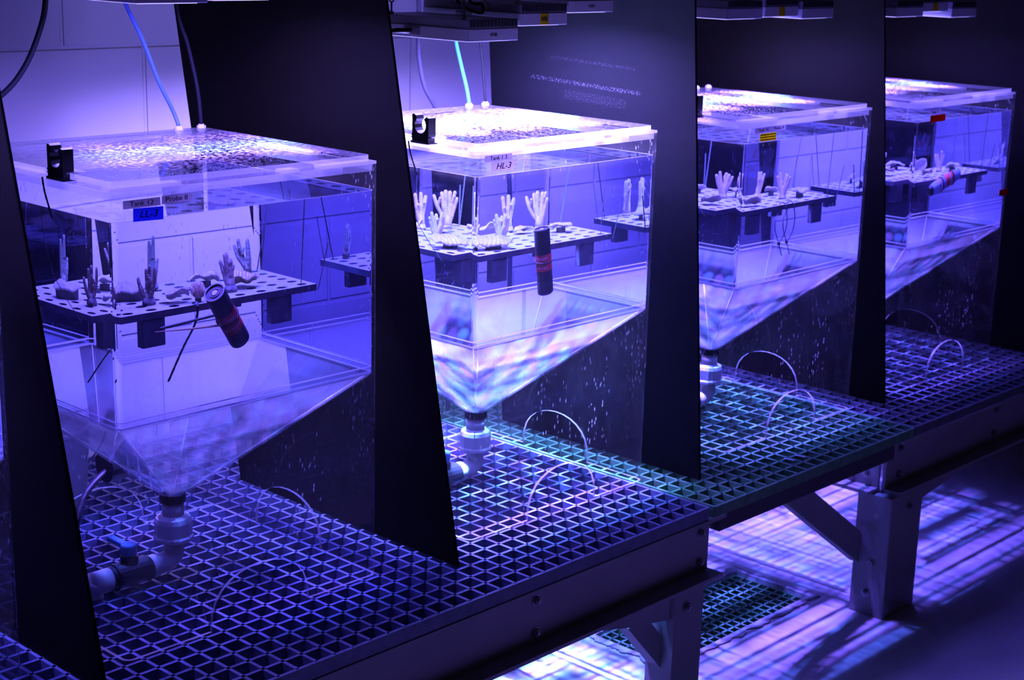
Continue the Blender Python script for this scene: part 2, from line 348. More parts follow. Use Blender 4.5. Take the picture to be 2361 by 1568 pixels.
def prism(bm, pts, z0, z1, mi=0, side_mi=None, M4=None):
    """extrude an outline given in xy"""
    a = [bm.verts.new((x, y, z0)) for x, y in pts]; b = [bm.verts.new((x, y, z1)) for x, y in pts]
    if M4 is not None:
        for v in a + b: v.co = M4 @ v.co
    f = bm.faces.new(a[::-1]); f.material_index = mi; g = bm.faces.new(b); g.material_index = mi
    n = len(pts)
    for i in range(n):
        h = bm.faces.new((a[i], a[(i + 1) % n], b[(i + 1) % n], b[i])); h.material_index = mi if side_mi is None else side_mi
def rrect(x0, y0, x1, y1, r, n=6):
    pts = []
    for cx, cy_, a0 in ((x1 - r, y0 + r, -90), (x1 - r, y1 - r, 0), (x0 + r, y1 - r, 90), (x0 + r, y0 + r, 180)):
        for k in range(n + 1):
            a = math.radians(a0 + 90 * k / n); pts.append((cx + r * math.cos(a), cy_ + r * math.sin(a)))
    return pts
def ring(bm, outer, inner, z0, z1, mi=0, side_mi=None):
    n = len(outer); sm_ = mi if side_mi is None else side_mi
    V = [[bm.verts.new((x, y, z)) for x, y in pts] for pts in (outer, inner) for z in (z0, z1)]
    o0, o1, i0, i1 = V
    for k in range(n):
        j = (k + 1) % n
        for q, mm in (((o0[k], o0[j], o1[j], o1[k]), sm_), ((i0[j], i0[k], i1[k], i1[j]), sm_), ((o1[k], o1[j], i1[j], i1[k]), mi), ((o0[j], o0[k], i0[k], i0[j]), mi)):
            f = bm.faces.new(q); f.material_index = mm
def tube(bm, pts, r, seg=8, closed=False, caps=True, mi=0, flat=None):
    """round tube through points; r is a number or a list"""
    P = [Vector(q) for q in pts]; n = len(P); rings = []
    up = Vector((0, 0, 1)); prev = None
    for i in range(n):
        if closed: t = P[(i + 1) % n] - P[i - 1]
        else: t = P[min(i + 1, n - 1)] - P[max(i - 1, 0)]
        t.normalize()
        if prev is None:
            a = t.cross(up)
            if a.length < 1e-3: a = t.cross(Vector((1, 0, 0)))
        else: a = prev - t * prev.dot(t)
        a.normalize(); b = t.cross(a); prev = a
        rr = r[i] if isinstance(r, (list, tuple)) else r
        rb = rr if flat is None else rr * flat
        rings.append([bm.verts.new(P[i] + a * rr * math.cos(2 * math.pi * k / seg) + b * rb * math.sin(2 * math.pi * k / seg)) for k in range(seg)])
    m_ = n if closed else n - 1
    for i in range(m_):
        A, B = rings[i], rings[(i + 1) % n]
        for k in range(seg):
            f = bm.faces.new((A[k], A[(k + 1) % seg], B[(k + 1) % seg], B[k])); f.material_index = mi
    if caps and not closed:
        bm.faces.new(rings[0][::-1]).material_index = mi; bm.faces.new(rings[-1]).material_index = mi
def smooth_path(pts, k=6):
    P = [Vector(q) for q in pts]; out = []
    for i in range(len(P) - 1):
        p0, p1, p2, p3 = P[max(i - 1, 0)], P[i], P[i + 1], P[min(i + 2, len(P) - 1)]
        for j in range(k):
            t = j / k
            out.append(.5 * ((2 * p1) + (p2 - p0) * t + (2 * p0 - 5 * p1 + 4 * p2 - p3) * t * t + (3 * p1 - p0 - 3 * p2 + p3) * t ** 3))
    out.append(P[-1]); return out
def lathe(bm, prof, seg=48, M4=None, mi=0, cap=True):
    rings = []
    for r, z in prof:
        rings.append([bm.verts.new((r * math.cos(2 * math.pi * k / seg), r * math.sin(2 * math.pi * k / seg), z)) for k in range(seg)])
    for i in range(len(rings) - 1):
        for k in range(seg):
            f = bm.faces.new((rings[i][k], rings[i][(k + 1) % seg], rings[i + 1][(k + 1) % seg], rings[i + 1][k])); f.material_index = mi
    if cap:
        bm.faces.new(rings[0][::-1]).material_index = mi; bm.faces.new(rings[-1]).material_index = mi
    if M4 is not None:
        for rg in rings:
            for v in rg: v.co = M4 @ v.co
def text(name, s, size, m, parent, loc, rot, shear=0.0, sx=1.0, depth=.0003):
    cu = bpy.data.curves.new(name, 'FONT'); cu.body = s; cu.size = size; cu.align_x = 'CENTER'; cu.align_y = 'CENTER'; cu.extrude = depth; cu.shear = shear
    t = bpy.data.objects.new(name, cu); COL.objects.link(t)
    bpy.context.view_layer.update()
    me = bpy.data.meshes.new_from_object(t.evaluated_get(bpy.context.evaluated_depsgraph_get()))
    bpy.data.objects.remove(t); bpy.data.curves.remove(cu)
    me.name = name; me.materials.clear(); me.materials.append(m)
    for v in me.vertices: v.co.x *= sx
    o = bpy.data.objects.new(name, me); COL.objects.link(o); o.parent = parent; o.location = loc; o.rotation_euler = rot
    return o

# ------------------------------------------------------------------ setting
bm = bmesh.new(); box(bm, -3.0, 1.0, FLOOR - .02, 7.0, 1.15, 2.2)
struct(obj('wall_back', bm, M['wall']), 'white painted concrete block wall behind the tanks')
bm = bmesh.new()
DX0, DX1, DY0, DY1 = 1.425, 2.0, .004, .226
for a in ((-3.0, -3.0, DX0, 1.0), (DX1, -3.0, 7.0, 1.0), (DX0, -3.0, DX1, DY0), (DX0, DY1, DX1, 1.0)):
    box(bm, a[0], a[1], FLOOR - .12, a[2], a[3], FLOOR)
struct(obj('floor', bm, M['floor']), 'pale grey sealed concrete floor')
# grout strip round the drain, ragged outline
bm = bmesh.new(); outer = []; inner = []
per = []
nn = 46
for (ax, ay, bx_, by) in ((DX0, DY0, DX1, DY0), (DX1, DY0, DX1, DY1), (DX1, DY1, DX0, DY1), (DX0, DY1, DX0, DY0)):
    for k in range(nn): per.append((ax + (bx_ - ax) * k / nn, ay + (by - ay) * k / nn))
cx_, cy2 = (DX0 + DX1) / 2, (DY0 + DY1) / 2
for x, y in per:
    w_ = .018 + .016 * noise.noise(Vector((x * 30, y * 30, 0))) + .006 * random.random()
    sx_ = 1 if x >= DX1 - 1e-6 else (-1 if x <= DX0 + 1e-6 else 0); sy_ = 1 if y >= DY1 - 1e-6 else (-1 if y <= DY0 + 1e-6 else 0)
    outer.append((x + sx_ * w_, y + sy_ * w_))
ring(bm, outer, per, FLOOR + .0002, FLOOR + .004)
struct(obj('trim_1', bm, M['concrete']), 'rough dark grout around the floor drain')

# ------------------------------------------------------------------ gratings
PITCH = .03842
def grating(x0, nx, y0, ny, ztop, hgt, m, label, wbar=.0062, pitch=PITCH, name='bench_grating'):
    bm = bmesh.new(); x1 = x0 + nx * pitch; y1 = y0 + ny * pitch
    def bar(ax, ay, bx_, by, w):
        # bars taper slightly towards the bottom
        d = Vector((bx_ - ax, by - ay, 0)).normalized(); s = Vector((-d.y, d.x, 0))
        top = [Vector((ax, ay, ztop)) + s * w / 2, Vector((bx_, by, ztop)) + s * w / 2, Vector((bx_, by, ztop)) - s * w / 2, Vector((ax, ay, ztop)) - s * w / 2]
        bot = [Vector((ax, ay, ztop - hgt)) + s * w * .38, Vector((bx_, by, ztop - hgt)) + s * w * .38, Vector((bx_, by, ztop - hgt)) - s * w * .38, Vector((ax, ay, ztop - hgt)) - s * w * .38]
        T = [bm.verts.new(v) for v in top]; B = [bm.verts.new(v) for v in bot]
        bm.faces.new(T); bm.faces.new(B[::-1])
        for i in range(4): bm.faces.new((T[i], B[i], B[(i + 1) % 4], T[(i + 1) % 4]))
    for i in range(nx + 1): bar(x0 + i * pitch, y0, x0 + i * pitch, y1, wbar)
    for j in range(ny + 1): bar(x0, y0 + j * pitch, x1, y0 + j * pitch, wbar)
    o = obj(name, bm, m); tag(o, label, 'grating'); return o
grating(1.2578 - 62 * PITCH, 62, -.2005, 29, 0, .026, M['grate1'], 'grey square-mesh bench grating carrying the two nearest whole tanks')
grating(1.2735, 21, -.2050, 29, -.001, .024, M['grate2'], 'green square-mesh bench grating under the third whole tank')
grating(2.0880, 56, -.2035, 29, -.0005, .024, M['grate3'], 'dark square-mesh bench grating under the farthest tank')
go = grating(DX0 + .004, 21, DY0 + .004, 8, FLOOR - .006, .02, M['grate2'], 'small green drain grating set in the floor behind the bench leg', wbar=.006, pitch=.0269, name='drain_grating')
go['category'] = 'drain cover'
for i, (x, y, a) in enumerate(((1.644, -.138, -80), (1.683, -.142, -80))):
    bm = bmesh.new(); box(bm, -.0125, -.0022, 0, .0125, .0022, .0012)
    o = obj('paper_strip', bm, M['strip']); o.location = (x, y, .0); o.rotation_euler = (0, 0, math.radians(a))
    tag(o, ('left' if i == 0 else 'right') + ' one of two short white strips on the green bench grating', 'strip')

# ------------------------------------------------------------------ bench frame
def channel(bm, x0, x1, yw, z0, z1, fl, t=.008):
    box(bm, x0, yw, z0, x1, yw + t, z1)
    box(bm, x0, yw - fl, z0, x1, yw, z0 + t); box(bm, x0, yw - fl, z1 - t, x1, yw, z1)
def bolt(parent, loc, axis='y', r=.0085):
    bm = bmesh.new()
    R4 = Matrix.Rotation(math.radians(90), 4, 'X') if axis == 'y' else Matrix.Rotation(math.radians(-90), 4, 'Y')
    lathe(bm, [(r * 1.35, 0), (r * 1.35, .0015)], 20, R4); lathe(bm, [(r, .0015), (r, .006), (r * .8, .0075)], 6, R4)
    lathe(bm, [(r * .5, .0075), (r * .5, .011)], 12, R4)
    o = obj('bolt', bm, M['bolt'], parent); o.location = loc; return o
b1 = thing('bench_beam', 'long grey channel beam along the front edge of the grey bench grating', 'beam')
bm = bmesh.new(); channel(bm, -1.2, 1.318, -.163, -.168, -.028, .042); obj('channel', bm, M['steel'], b1)
for x in (-.30, .20, .779, 1.288):
    bolt(b1, (x, -.163, -.074)); bolt(b1, (x, -.163, -.139))
b2 = thing('bench_beam', 'dark narrow edge beam under the green bench grating', 'beam')
bm = bmesh.new(); box(bm, 1.324, -.185, -.076, 2.035, -.155, -.0262); bevel(bm, .002, 1); obj('profile', bm, M['steel_dark'], b2)
b3 = thing('bench_beam', 'grey channel beam at the far bench section, right of the big bench leg', 'beam')
bm = bmesh.new(); channel(bm, 2.040, 4.3, -.163, -.168, -.028, .042); obj('channel', bm, M['steel'], b3)
for x in (2.102, 2.598, 3.1):
    bolt(b3, (x, -.163, -.067)); bolt(b3, (x, -.163, -.134))
# rear beams
b4 = thing('bench_beam', 'grey rear beam running along the wall side under the bench gratings', 'beam')
bm = bmesh.new(); box(bm, -1.2, .86, -.168, 4.3, .90, -.028); obj('profile', bm, M['steel'], b4)
# cross beams between front and rear
def xbeam(x, label):
    t = thing('cross_beam', label, 'beam'); bm = bmesh.new()
    box(bm, x, -.150, -.165, x + .008, .855, -.03); box(bm, x - .045, -.150, -.165, x, .855, -.157)
    obj('profile', bm, M['steel'], t); bolt(t, (x, -.115, -.128), 'x'); return t
xb = xbeam(2.030, 'grey cross beam running back to the wall above the big bench leg')
# legs
l1 = thing('bench_leg', 'angle-section bench leg under the nearest beam end, cut by photo bottom', 'leg')
bm = bmesh.new(); box(bm, 1.164, -.198, FLOOR, 1.262, -.190, -.1685); box(bm, 1.164, -.190, FLOOR, 1.172, -.130, -.1685)
obj('post', bm, M['steel'], l1)
bolt(l1, (1.205, -.198, -.205), r=.010)
bm = bmesh.new(); R4 = Matrix.Rotation(math.radians(90), 4, 'X')
prism(bm, [(1.163, -.168), (1.163, -.223), (1.03, -.200), (.90, -.168)], .182, .190, M4=R4); obj('gusset_plate', bm, M['steel'], l1)
bm = bmesh.new()
prism(bm, [(1.195, -.300), (1.195, -.372), (1.050, -.215), (1.115, -.215)], .135, .170, M4=R4); obj('diagonal_brace', bm, M['steel'], l1)
l2 = thing('bench_leg', 'wide grey box-section bench leg standing on the floor in the right half', 'leg')
bm = bmesh.new(); box(bm, 2.011, -.2035, FLOOR, 2.160, -.108, -.1685); bevel(bm, .003, 2); obj('post', bm, M['steel'], l2)
bolt(l2, (2.011, -.160, -.345), 'x', .0085); bolt(l2, (2.011, -.150, -.425), 'x', .0085); bolt(l2, (2.095, -.2035, -.205), r=.008)
bm = bmesh.new(); lathe(bm, [(.0075, 0), (.0075, .001)], 16, Matrix.Rotation(math.radians(-90), 4, 'Y')); o = obj('bolt_hole', bm, M['sensor'], l2); o.location = (2.0105, -.163, -.222)
bm = bmesh.new(); prism(bm, [(2.156, -.1685), (2.156, -.205), (2.42, -.1685)], .188, .198, M4=R4); obj('gusset_plate', bm, M['steel'], l2)
bm = bmesh.new(); prism(bm, [(2.0105, -.272), (2.0105, -.354), (1.575, -.050), (1.690, -.050)], .100, .125, M4=R4); obj('diagonal_brace', bm, M['steel'], l2)
l3 = thing('bench_leg', 'hidden-side rear bench leg beside the wall', 'leg')
bm = bmesh.new(); box(bm, 2.011, .80, FLOOR, 2.155, .859, -.168); obj('post', bm, M['steel'], l3)

# one welded and bolted frame: beams and legs become its parts
frame = thing('tank_bench', 'long grey bolted bench of channel beams and legs carrying the gratings', 'bench')
for e in (b1, b2, b3, b4, xb, l1, l2, l3):
    kids = list(e.children); main = next(c for c in kids if c.name.split('.')[0] in ('channel', 'profile', 'post'))
    nm = e.name.split('.')[0]; bpy.data.objects.remove(e)
    main.parent = frame; main.name = nm.replace('bench_', '')
    for c in kids:
        if c is not main: c.parent = main

# ------------------------------------------------------------------ dividing panels
def panel(x, y0, slope, w, label, h=1.16, t=.006, m=None):
    bm = bmesh.new()
    vs = [(y0, 0.0), (y0 + w, 0.0), (y0 + w + slope * h, h), (y0 + slope * h, h)]
    prism(bm, vs, 0, t, M4=Matrix(((0, 0, 1, 0), (1, 0, 0, 0), (0, 1, 0, 0), (0, 0, 0, 1))))
    bevel(bm, .0012, 1)
    o = obj('divider_panel', bm, m or M['panel']); o.location = (x, 0, .0005)
    tag(o, label, 'panel'); return o
panel(-.083, -.072, .256, .64, 'leftmost black divider panel, in front of the tank with the LL-3 label')
panel(.656, -.078, .203, .652, 'black divider panel between the nearest whole tank and the brightest tank')
panel(1.377, -.0885, .080, .590, 'scratched black divider panel lit violet, just right of the brightest tank', m=panel_mat(True))
panel(2.201, -.053, .095, .60, 'black divider panel between the yellow-taped tank and the farthest tank')
panel(2.985, -.050, .095, .60, 'rightmost black divider panel behind the farthest tank')

# ------------------------------------------------------------------ tank (prototype with parts, then copied)
def arch(cx, w, h, n=14):
    return [(cx - w / 2 * math.cos(math.pi * k / n) , h * math.sin(math.pi * k / n) ** .75) for k in range(n + 1)]
def wall_side(bm, p0, p1, arch_c, arch_w, arch_h, mi=0):
    """one flat wall from p0 to p1 (xy), full height, with an arch cut in its foot"""
    a = Vector((*p0, 0)); d = (Vector((*p1, 0)) - a); Lg = d.length; d.normalize()
    A = arch(arch_c, arch_w, arch_h); zt = H
    n = len(A)
    # quads above the arch as columns, so the outline stays clean
    def V(s, z): return bm.verts.new(a + d * s + Vector((0, 0, z)))
    def col(s0, z0, s1, z1):
        f = bm.faces.new((V(s0, z0), V(s1, z1), V(s1, .20), V(s0, .20))); f.material_index = mi
        f = bm.faces.new((V(s0, .20), V(s1, .20), V(s1, HF - .006), V(s0, HF - .006))); f.material_index = mi
        f = bm.faces.new((V(s0, HF - .006), V(s1, HF - .006), V(s1, zt), V(s0, zt))); f.material_index = 1
    col(0, 0, A[0][0], 0)
    for i in range(n - 1): col(A[i][0], A[i][1], A[i + 1][0], A[i + 1][1])
    col(A[-1][0], 0, Lg, 0)
def corner(bm, c, r, a0, n=6):
    for k in range(n):
        t0 = math.radians(a0 + 90 * k / n); t1 = math.radians(a0 + 90 * (k + 1) / n)
        p_ = [(c[0] + r * math.cos(t), c[1] + r * math.sin(t)) for t in (t0, t1)]
        for z0, z1, mi in ((0, .20, 0), (.20, HF - .006, 0), (HF - .006, H, 1)):
            f = bm.faces.new([bm.verts.new((*p_[0], z0)), bm.verts.new((*p_[1], z0)), bm.verts.new((*p_[1], z1)), bm.verts.new((*p_[0], z1))]); f.material_index = mi
def tank_walls():
    bm = bmesh.new(); r = .016
    wall_side(bm, (r, 0), (W - r, 0), .267 - r, .205, .095)
    wall_side(bm, (W, r), (W, D - r), .255 - r, .195, .095)
    wall_side(bm, (W - r, D), (r, D), .267 - r, .205, .095)
    wall_side(bm, (0, D - r), (0, r), .255 - r, .195, .095)
    corner(bm, (W - r, r), r, -90); corner(bm, (W - r, D - r), r, 0); corner(bm, (r, D - r), r, 90); corner(bm, (r, r), r, 180)
    bmesh.ops.remove_doubles(bm, verts=bm.verts[:], dist=1e-5)
    bmesh.ops.recalc_face_normals(bm, faces=bm.faces[:])
    # give the sheet its thickness, inwards; rim faces get the sawn-edge material
    bm.normal_update()
    off = {v: v.normal.copy() for v in bm.verts}
    faces = bm.faces[:]; bedges = [e for e in bm.edges if e.is_boundary]
    cen = Vector((W / 2, D / 2, 0))
    inner = {}
    for v in list(bm.verts):
        n_ = off[v]; n_ = Vector((n_.x, n_.y, 0)).normalized()
        if n_.dot(v.co - Vector((W / 2, D / 2, v.co.z))) < 0: n_ = -n_
        inner[v] = bm.verts.new(v.co - n_ * .0055)
    for e in bedges:
        a, b = e.verts; g = bm.faces.new((a, b, inner[b], inner[a])); g.material_index = 2
    for v in [v for v in bm.verts if not v.link_faces]: bm.verts.remove(v)
    me = bpy.data.meshes.new('tank_walls'); bmesh.ops.recalc_face_normals(bm, faces=bm.faces[:]); bm.to_mesh(me); bm.free()
    return link('tank_walls', me, [M['skirt'], M['acrylic'], M['edge']])
def perim(ins, z, r=.016, n=6):
    return [(x, y, z) for x, y in rrect(ins, ins, W - ins, D - ins, max(r - ins, .004), n)]
APZ = .152
def make_tank():
    t = thing('coral_tank', '', 'tank')
    w = tank_walls(); w.parent = t
    # inward ring at the rim
    bm = bmesh.new(); ring(bm, rrect(.0062, .0062, W - .0062, D - .0062, .011), rrect(.042, .042, W - .042, D - .042, .011), H - .0125, H - .0005, 0, 1)
    obj('rim_ring', bm, [M['rim'], M['edge_clear']], t)
    # hopper: four sloping sheets down to the outlet
    bm = bmesh.new(); ins = .0062; cxx, cyy = W / 2, D / 2; a_ = .018
    for (th, flip) in ((0, 0), (.004, 1)):
        T = [(ins, ins), (W - ins, ins), (W - ins, D - ins), (ins, D - ins)]; B = [(cxx - a_, cyy - a_), (cxx + a_, cyy - a_), (cxx + a_, cyy + a_), (cxx - a_, cyy + a_)]
        tv = [bm.verts.new((x, y, HF - .010 - th * 0.5)) for x, y in T]; bv = [bm.verts.new((x, y, APZ - th)) for x, y in B]
        for i in range(4): bm.faces.new((tv[i], tv[(i + 1) % 4], bv[(i + 1) % 4], bv[i]))
        if th == 0: break
    obj('hopper', bm, M['hopper'], t)
    # glued seam where the hopper meets the walls: two beads and the strip between them
    bm = bmesh.new()
    tube(bm, perim(.0095, HF + .002), .0013, 6, closed=True); tube(bm, perim(.0095, HF - .0080), .0019, 6, closed=True)
    obj('hopper_seam', bm, M['bead'], t, smooth=True)
    bm = bmesh.new(); ring(bm, [(x, y) for x, y, z in perim(.0060, 0)], [(x, y) for x, y, z in perim(.0135, 0, .020)], HF - .0115, HF - .002, 0)
    obj('hopper_ledge', bm, M['rim'], t)
    # four edge welds down the hopper
    bm = bmesh.new()
    for (x, y) in ((ins, ins), (W - ins, ins), (W - ins, D - ins), (ins, D - ins)):
        sx_, sy_ = (1 if x > W / 2 else -1), (1 if y > D / 2 else -1)
        tube(bm, [(x - sx_ * .006, y - sy_ * .006, HF - .009), (cxx + sx_ * (a_ - .003), cyy + sy_ * (a_ - .003), APZ + .004)], .0013, 6)
    obj('hopper_weld', bm, M['bead'], t, smooth=True)
    # outlet plumbing
    ox, oy = W / 2, D / 2
    T4 = Matrix.Translation((ox, oy, 0))
    bm = bmesh.new(); lathe(bm, [(.014, APZ + .004), (.0235, APZ + .001), (.0235, APZ - .014), (.018, APZ - .014)], 40, T4); obj('outlet_gasket', bm, M['clip'], t, smooth=False)
    bm = bmesh.new(); lathe(bm, [(.0195, APZ - .0145), (.0195, .108)], 40, T4); obj('outlet_pipe', bm, M['white_pvc'], t, smooth=True)
    bm = bmesh.new(); pr = []
    seg = 40
    prof = [(.021, .113), (.030, .108), (.032, .100), (.032, .076), (.034, .072), (.034, .067), (.020, .067)]
    rings = []
    for r_, z in prof:
        rg = []
        for k in range(seg):
            rr = r_ * (1.0 + (.05 if (k % 4 == 0 and r_ > .025) else 0)); rg.append(bm.verts.new((ox + rr * math.cos(2 * math.pi * k / seg), oy + rr * math.sin(2 * math.pi * k / seg), z)))
        rings.append(rg)
    for i in range(len(rings) - 1):
        for k in range(seg): bm.faces.new((rings[i][k], rings[i][(k + 1) % seg], rings[i + 1][(k + 1) % seg], rings[i + 1][k]))
    bm.faces.new(rings[0]); bm.faces.new(rings[-1][::-1])
    obj('union_nut', bm, M['white_pvc'], t, smooth=False)
    bm = bmesh.new(); path = [(ox, oy, .068), (ox, oy, .045)] + [(ox - .022 + .022 * math.cos(a), oy, .045 - .018 * math.sin(a)) for a in [math.radians(q) for q in (20, 40, 60, 80)]] + [(ox - .045, oy, .026)]
    tube(bm, path, .0185, 20); tube(bm, [(ox - .040, oy, .026), (ox - .056, oy, .026)], .021, 20); obj('elbow', bm, M['white_pvc'], t, smooth=True)
    v = obj('valve', (lambda b: (tube(b, [(ox - .054, oy, .026), (ox - .060, oy, .026), (ox - .061, oy, .026), (ox - .125, oy, .026), (ox - .126, oy, .026), (ox - .134, oy, .026)], [.022, .022, .0245, .0245, .022, .022], 20), tube(b, [(ox - .093, oy, .026), (ox - .093, oy, .060)], .016, 16), b)[-1])(bmesh.new()), M['grey_pvc'], t, smooth=False)
    bm = bmesh.new(); lathe(bm, [(.013, .0), (.0145, .010), (.0145, .020), (.012, .022)], 20, Matrix.Translation((ox - .093, oy, .060)))
    box(bm, ox - .100, oy - .004, .070, ox - .086, oy + .060, .080); bevel(bm, .0015, 1); obj('valve_handle', bm, M['blue_pl'], v)
    bm = bmesh.new(); tube(bm, [(ox - .132, oy, .026), (ox - .168, oy, .026)], .021, 20); tube(bm, [(ox - .165, oy, .026), (ox - .166, oy, .024), (ox - .166, oy, .0025)], .0165, 18)
    obj('drain_tee', bm, M['white_pvc'], t, smooth=True)
    # dark ball valve on a bulkhead at the rear of the hopper
    bm = bmesh.new(); tube(bm, [(ox + .03, oy + .17, .165), (ox - .03, oy + .17, .165)], .030, 18); tube(bm, [(ox, oy + .17, .165), (ox + .004, oy + .13, .20)], .022, 16)
    tube(bm, smooth_path([(ox - .02, oy + .17, .160), (ox - .09, oy + .15, .12), (ox - .15, oy + .10, .02)], 5), .006, 10)
    obj('rear_valve', bm, M['grey_pvc'], t, smooth=False)
    return t
tank0 = make_tank()
def make_water():
    bm = bmesh.new(); g = .0066; cxx, cyy = W / 2, D / 2; a_ = .0165
    top = rrect(g, g, W - g, D - g, .010, 5); n = len(top)
    tv = [bm.verts.new((x, y, HW)) for x, y in top]; mv = [bm.verts.new((x, y, HF - .0105)) for x, y in top]
    f = bm.faces.new(tv); f.material_index = 1
    for i in range(n): bm.faces.new((mv[i], mv[(i + 1) % n], tv[(i + 1) % n], tv[i])).material_index = 0
    B = [(cxx - a_, cyy - a_), (cxx + a_, cyy - a_), (cxx + a_, cyy + a_), (cxx - a_, cyy + a_)]
    z0 = APZ + .0025
    bot = []
    for i, (x, y) in enumerate(top):
        # nearest outlet corner for each quadrant
        bx_ = cxx + (a_ if x > cxx else -a_); by_ = cyy + (a_ if y > cyy else -a_); bot.append((bx_, by_))
    uniq = {}
    bv = []
    for q in bot:
        if q not in uniq: uniq[q] = bm.verts.new((q[0], q[1], z0))
        bv.append(uniq[q])
    for i in range(n):
        j = (i + 1) % n
        vs = [mv[j], mv[i], bv[i]] + ([bv[j]] if bv[j] is not bv[i] else [])
        bm.faces.new(vs).material_index = 2
    ub = []
    for v in bv:
        if v not in ub: ub.append(v)
    bm.faces.new(ub).material_index = 2
    bmesh.ops.recalc_face_normals(bm, faces=bm.faces[:])
    me = bpy.data.meshes.new('water'); bm.to_mesh(me); bm.free()
    w_ = link('water', me, [M['water_side'], M['water_top'], M['water_cone']])
    bm = bmesh.new(); tube(bm, [(x, y, HW) for x, y in rrect(.0064, .0064, W - .0064, D - .0064, .010, 5)], .0005, 6, closed=True); obj('waterline', bm, M['edge_clear'], w_, smooth=True)
    return w_
water0 = make_water()
def make_lid():
    t = thing('tank_lid', '', 'lid')
    i = .0107
    out = rrect(i, i, W - i, D - i, .012, 5)
    # notch at the left edge where the black pipe clip stands
    k = 0; pts = out[:]
    pts += [(i, D - .30)] if False else []
    # walk: list is (lower right, upper right, upper left, lower left) corners -> insert the notch between upper left and lower left
    q = 18
    pts = out[:q] + [(i, .192), (.040, .192), (.040, .122), (i, .122)] + out[q:]
    bm = bmesh.new(); prism(bm, pts, H + .0048, H + .0145, 0, 1); bm.faces.ensure_lookup_table(); bmesh.ops.delete(bm, geom=[bm.faces[0]], context='FACES_ONLY'); obj('lid_sheet', bm, [M['lid'], M['edge']], t)
    for a in ((.0045, .0045, .13, .03), (.33, .0045, .36, .03), (W - .12, .0045, W - .0045, .03), (.0045, .20, .03, .30), (W - .03, .15, W - .0045, .30), (.10, D - .03, .3, D - .0045), (W - .1, D - .03, W - .0045, D - .0045)):
        bm = bmesh.new(); box(bm, a[0], a[1], H, a[2], a[3], H + .0047); obj('spacer_strip', bm, M['edge'], t)
    bm = bmesh.new(); lathe(bm, [(.019, H + .0148), (.019, H + .0165), (.016, H + .0165), (.016, H + .0148)], 28, Matrix.Translation((.27, .27, 0)), cap=False); obj('feed_hole_rim', bm, M['edge'], t)
    for x in (.457, .508):
        bm = bmesh.new(); lathe(bm, [(.0085, H + .0146), (.0085, H + .019), (.0055, H + .0195), (.0055, H + .022)], 18, Matrix.Translation((x, .478, 0))); obj('hose_grommet', bm, M['sensor'], t, smooth=False)
    return t
lid0 = make_lid()
def make_clip():
    t = thing('pipe_clip', '', 'clip')
    # U shaped saddle, pipe axis along x
    R4 = Matrix(((0, 0, 1, 0), (1, 0, 0, 0), (0, 1, 0, 0), (0, 0, 0, 1)))   # outline (y,z) extruded in x
    cyc, zc, r = 0.0, .033, .0150
    pts = [(-.022, 0), (.022, 0), (.022, .008), (.0245, .010), (.022, .012), (.0245, .015), (.022, .017), (.022, .052), (.017, .054), (.012, .051)]
    for k in range(0, 13):
        a = math.radians(50 - k * (280 / 12)); pts.append((cyc + r * math.cos(a), zc + r * math.sin(a) * 1.0))
    pts += [(-.012, .047), (-.017, .050), (-.022, .048)]
    bm = bmesh.new(); prism(bm, pts, 0, .019, M4=R4); obj('saddle', bm, M['clip'], t)
    bm = bmesh.new(); box(bm, -.002, -.024, -.0004, .022, .024, .0035); obj('base_plate', bm, M['slot'], t)
    bm = bmesh.new(); box(bm, .004, -.0275, .011, .022, -.022, .013); obj('latch_tab', bm, M['bolt'], t)
    return t
clip0 = make_clip()
first = dict(tank=tank0, water=water0, lid=lid0, clip=clip0); used = set()
def place(kind, loc):
    if kind in used: o = dup(first[kind])
    else: o = first[kind]; used.add(kind)
    o.location = loc; return o
TANKD = {11: 'sliver of an acrylic tank at the left edge of the photo', 12: 'clear acrylic hopper tank labelled LL-3, the nearest whole tank',
         13: 'brightest clear acrylic hopper tank, labelled HL-3', 14: 'clear acrylic hopper tank with yellow striped tape, third whole tank from the left',
         15: 'farthest clear acrylic hopper tank, with red tape on its rim and side'}
WHICH = {11: 'the tank cut by the left edge', 12: 'the nearest whole tank', 13: 'the brightest tank', 14: 'the tank with yellow tape', 15: 'the farthest tank'}
TANK = {}
for k in (12, 13, 14, 15, 11):
    loc = (TX[k], TY[k], .0006)
    o = place('tank', loc); tag(o, TANKD[k], 'tank', 'row of hopper tanks on the bench'); TANK[k] = o
    o = place('water', loc); tag(o, 'clear water filling ' + WHICH[k] + ' down to its hopper outlet', 'water', kind='stuff')
    o = place('lid', loc); tag(o, 'droplet-covered clear acrylic lid lying on ' + WHICH[k], 'lid', 'acrylic tank lids')
    if k != 15 and k != 11:
        o = place('clip', (TX[k] + .0075, TY[k] + .158, H + .001)); tag(o, 'black U-shaped pipe clip on the left rim of ' + WHICH[k], 'clip', 'black pipe clips on the tank rims')

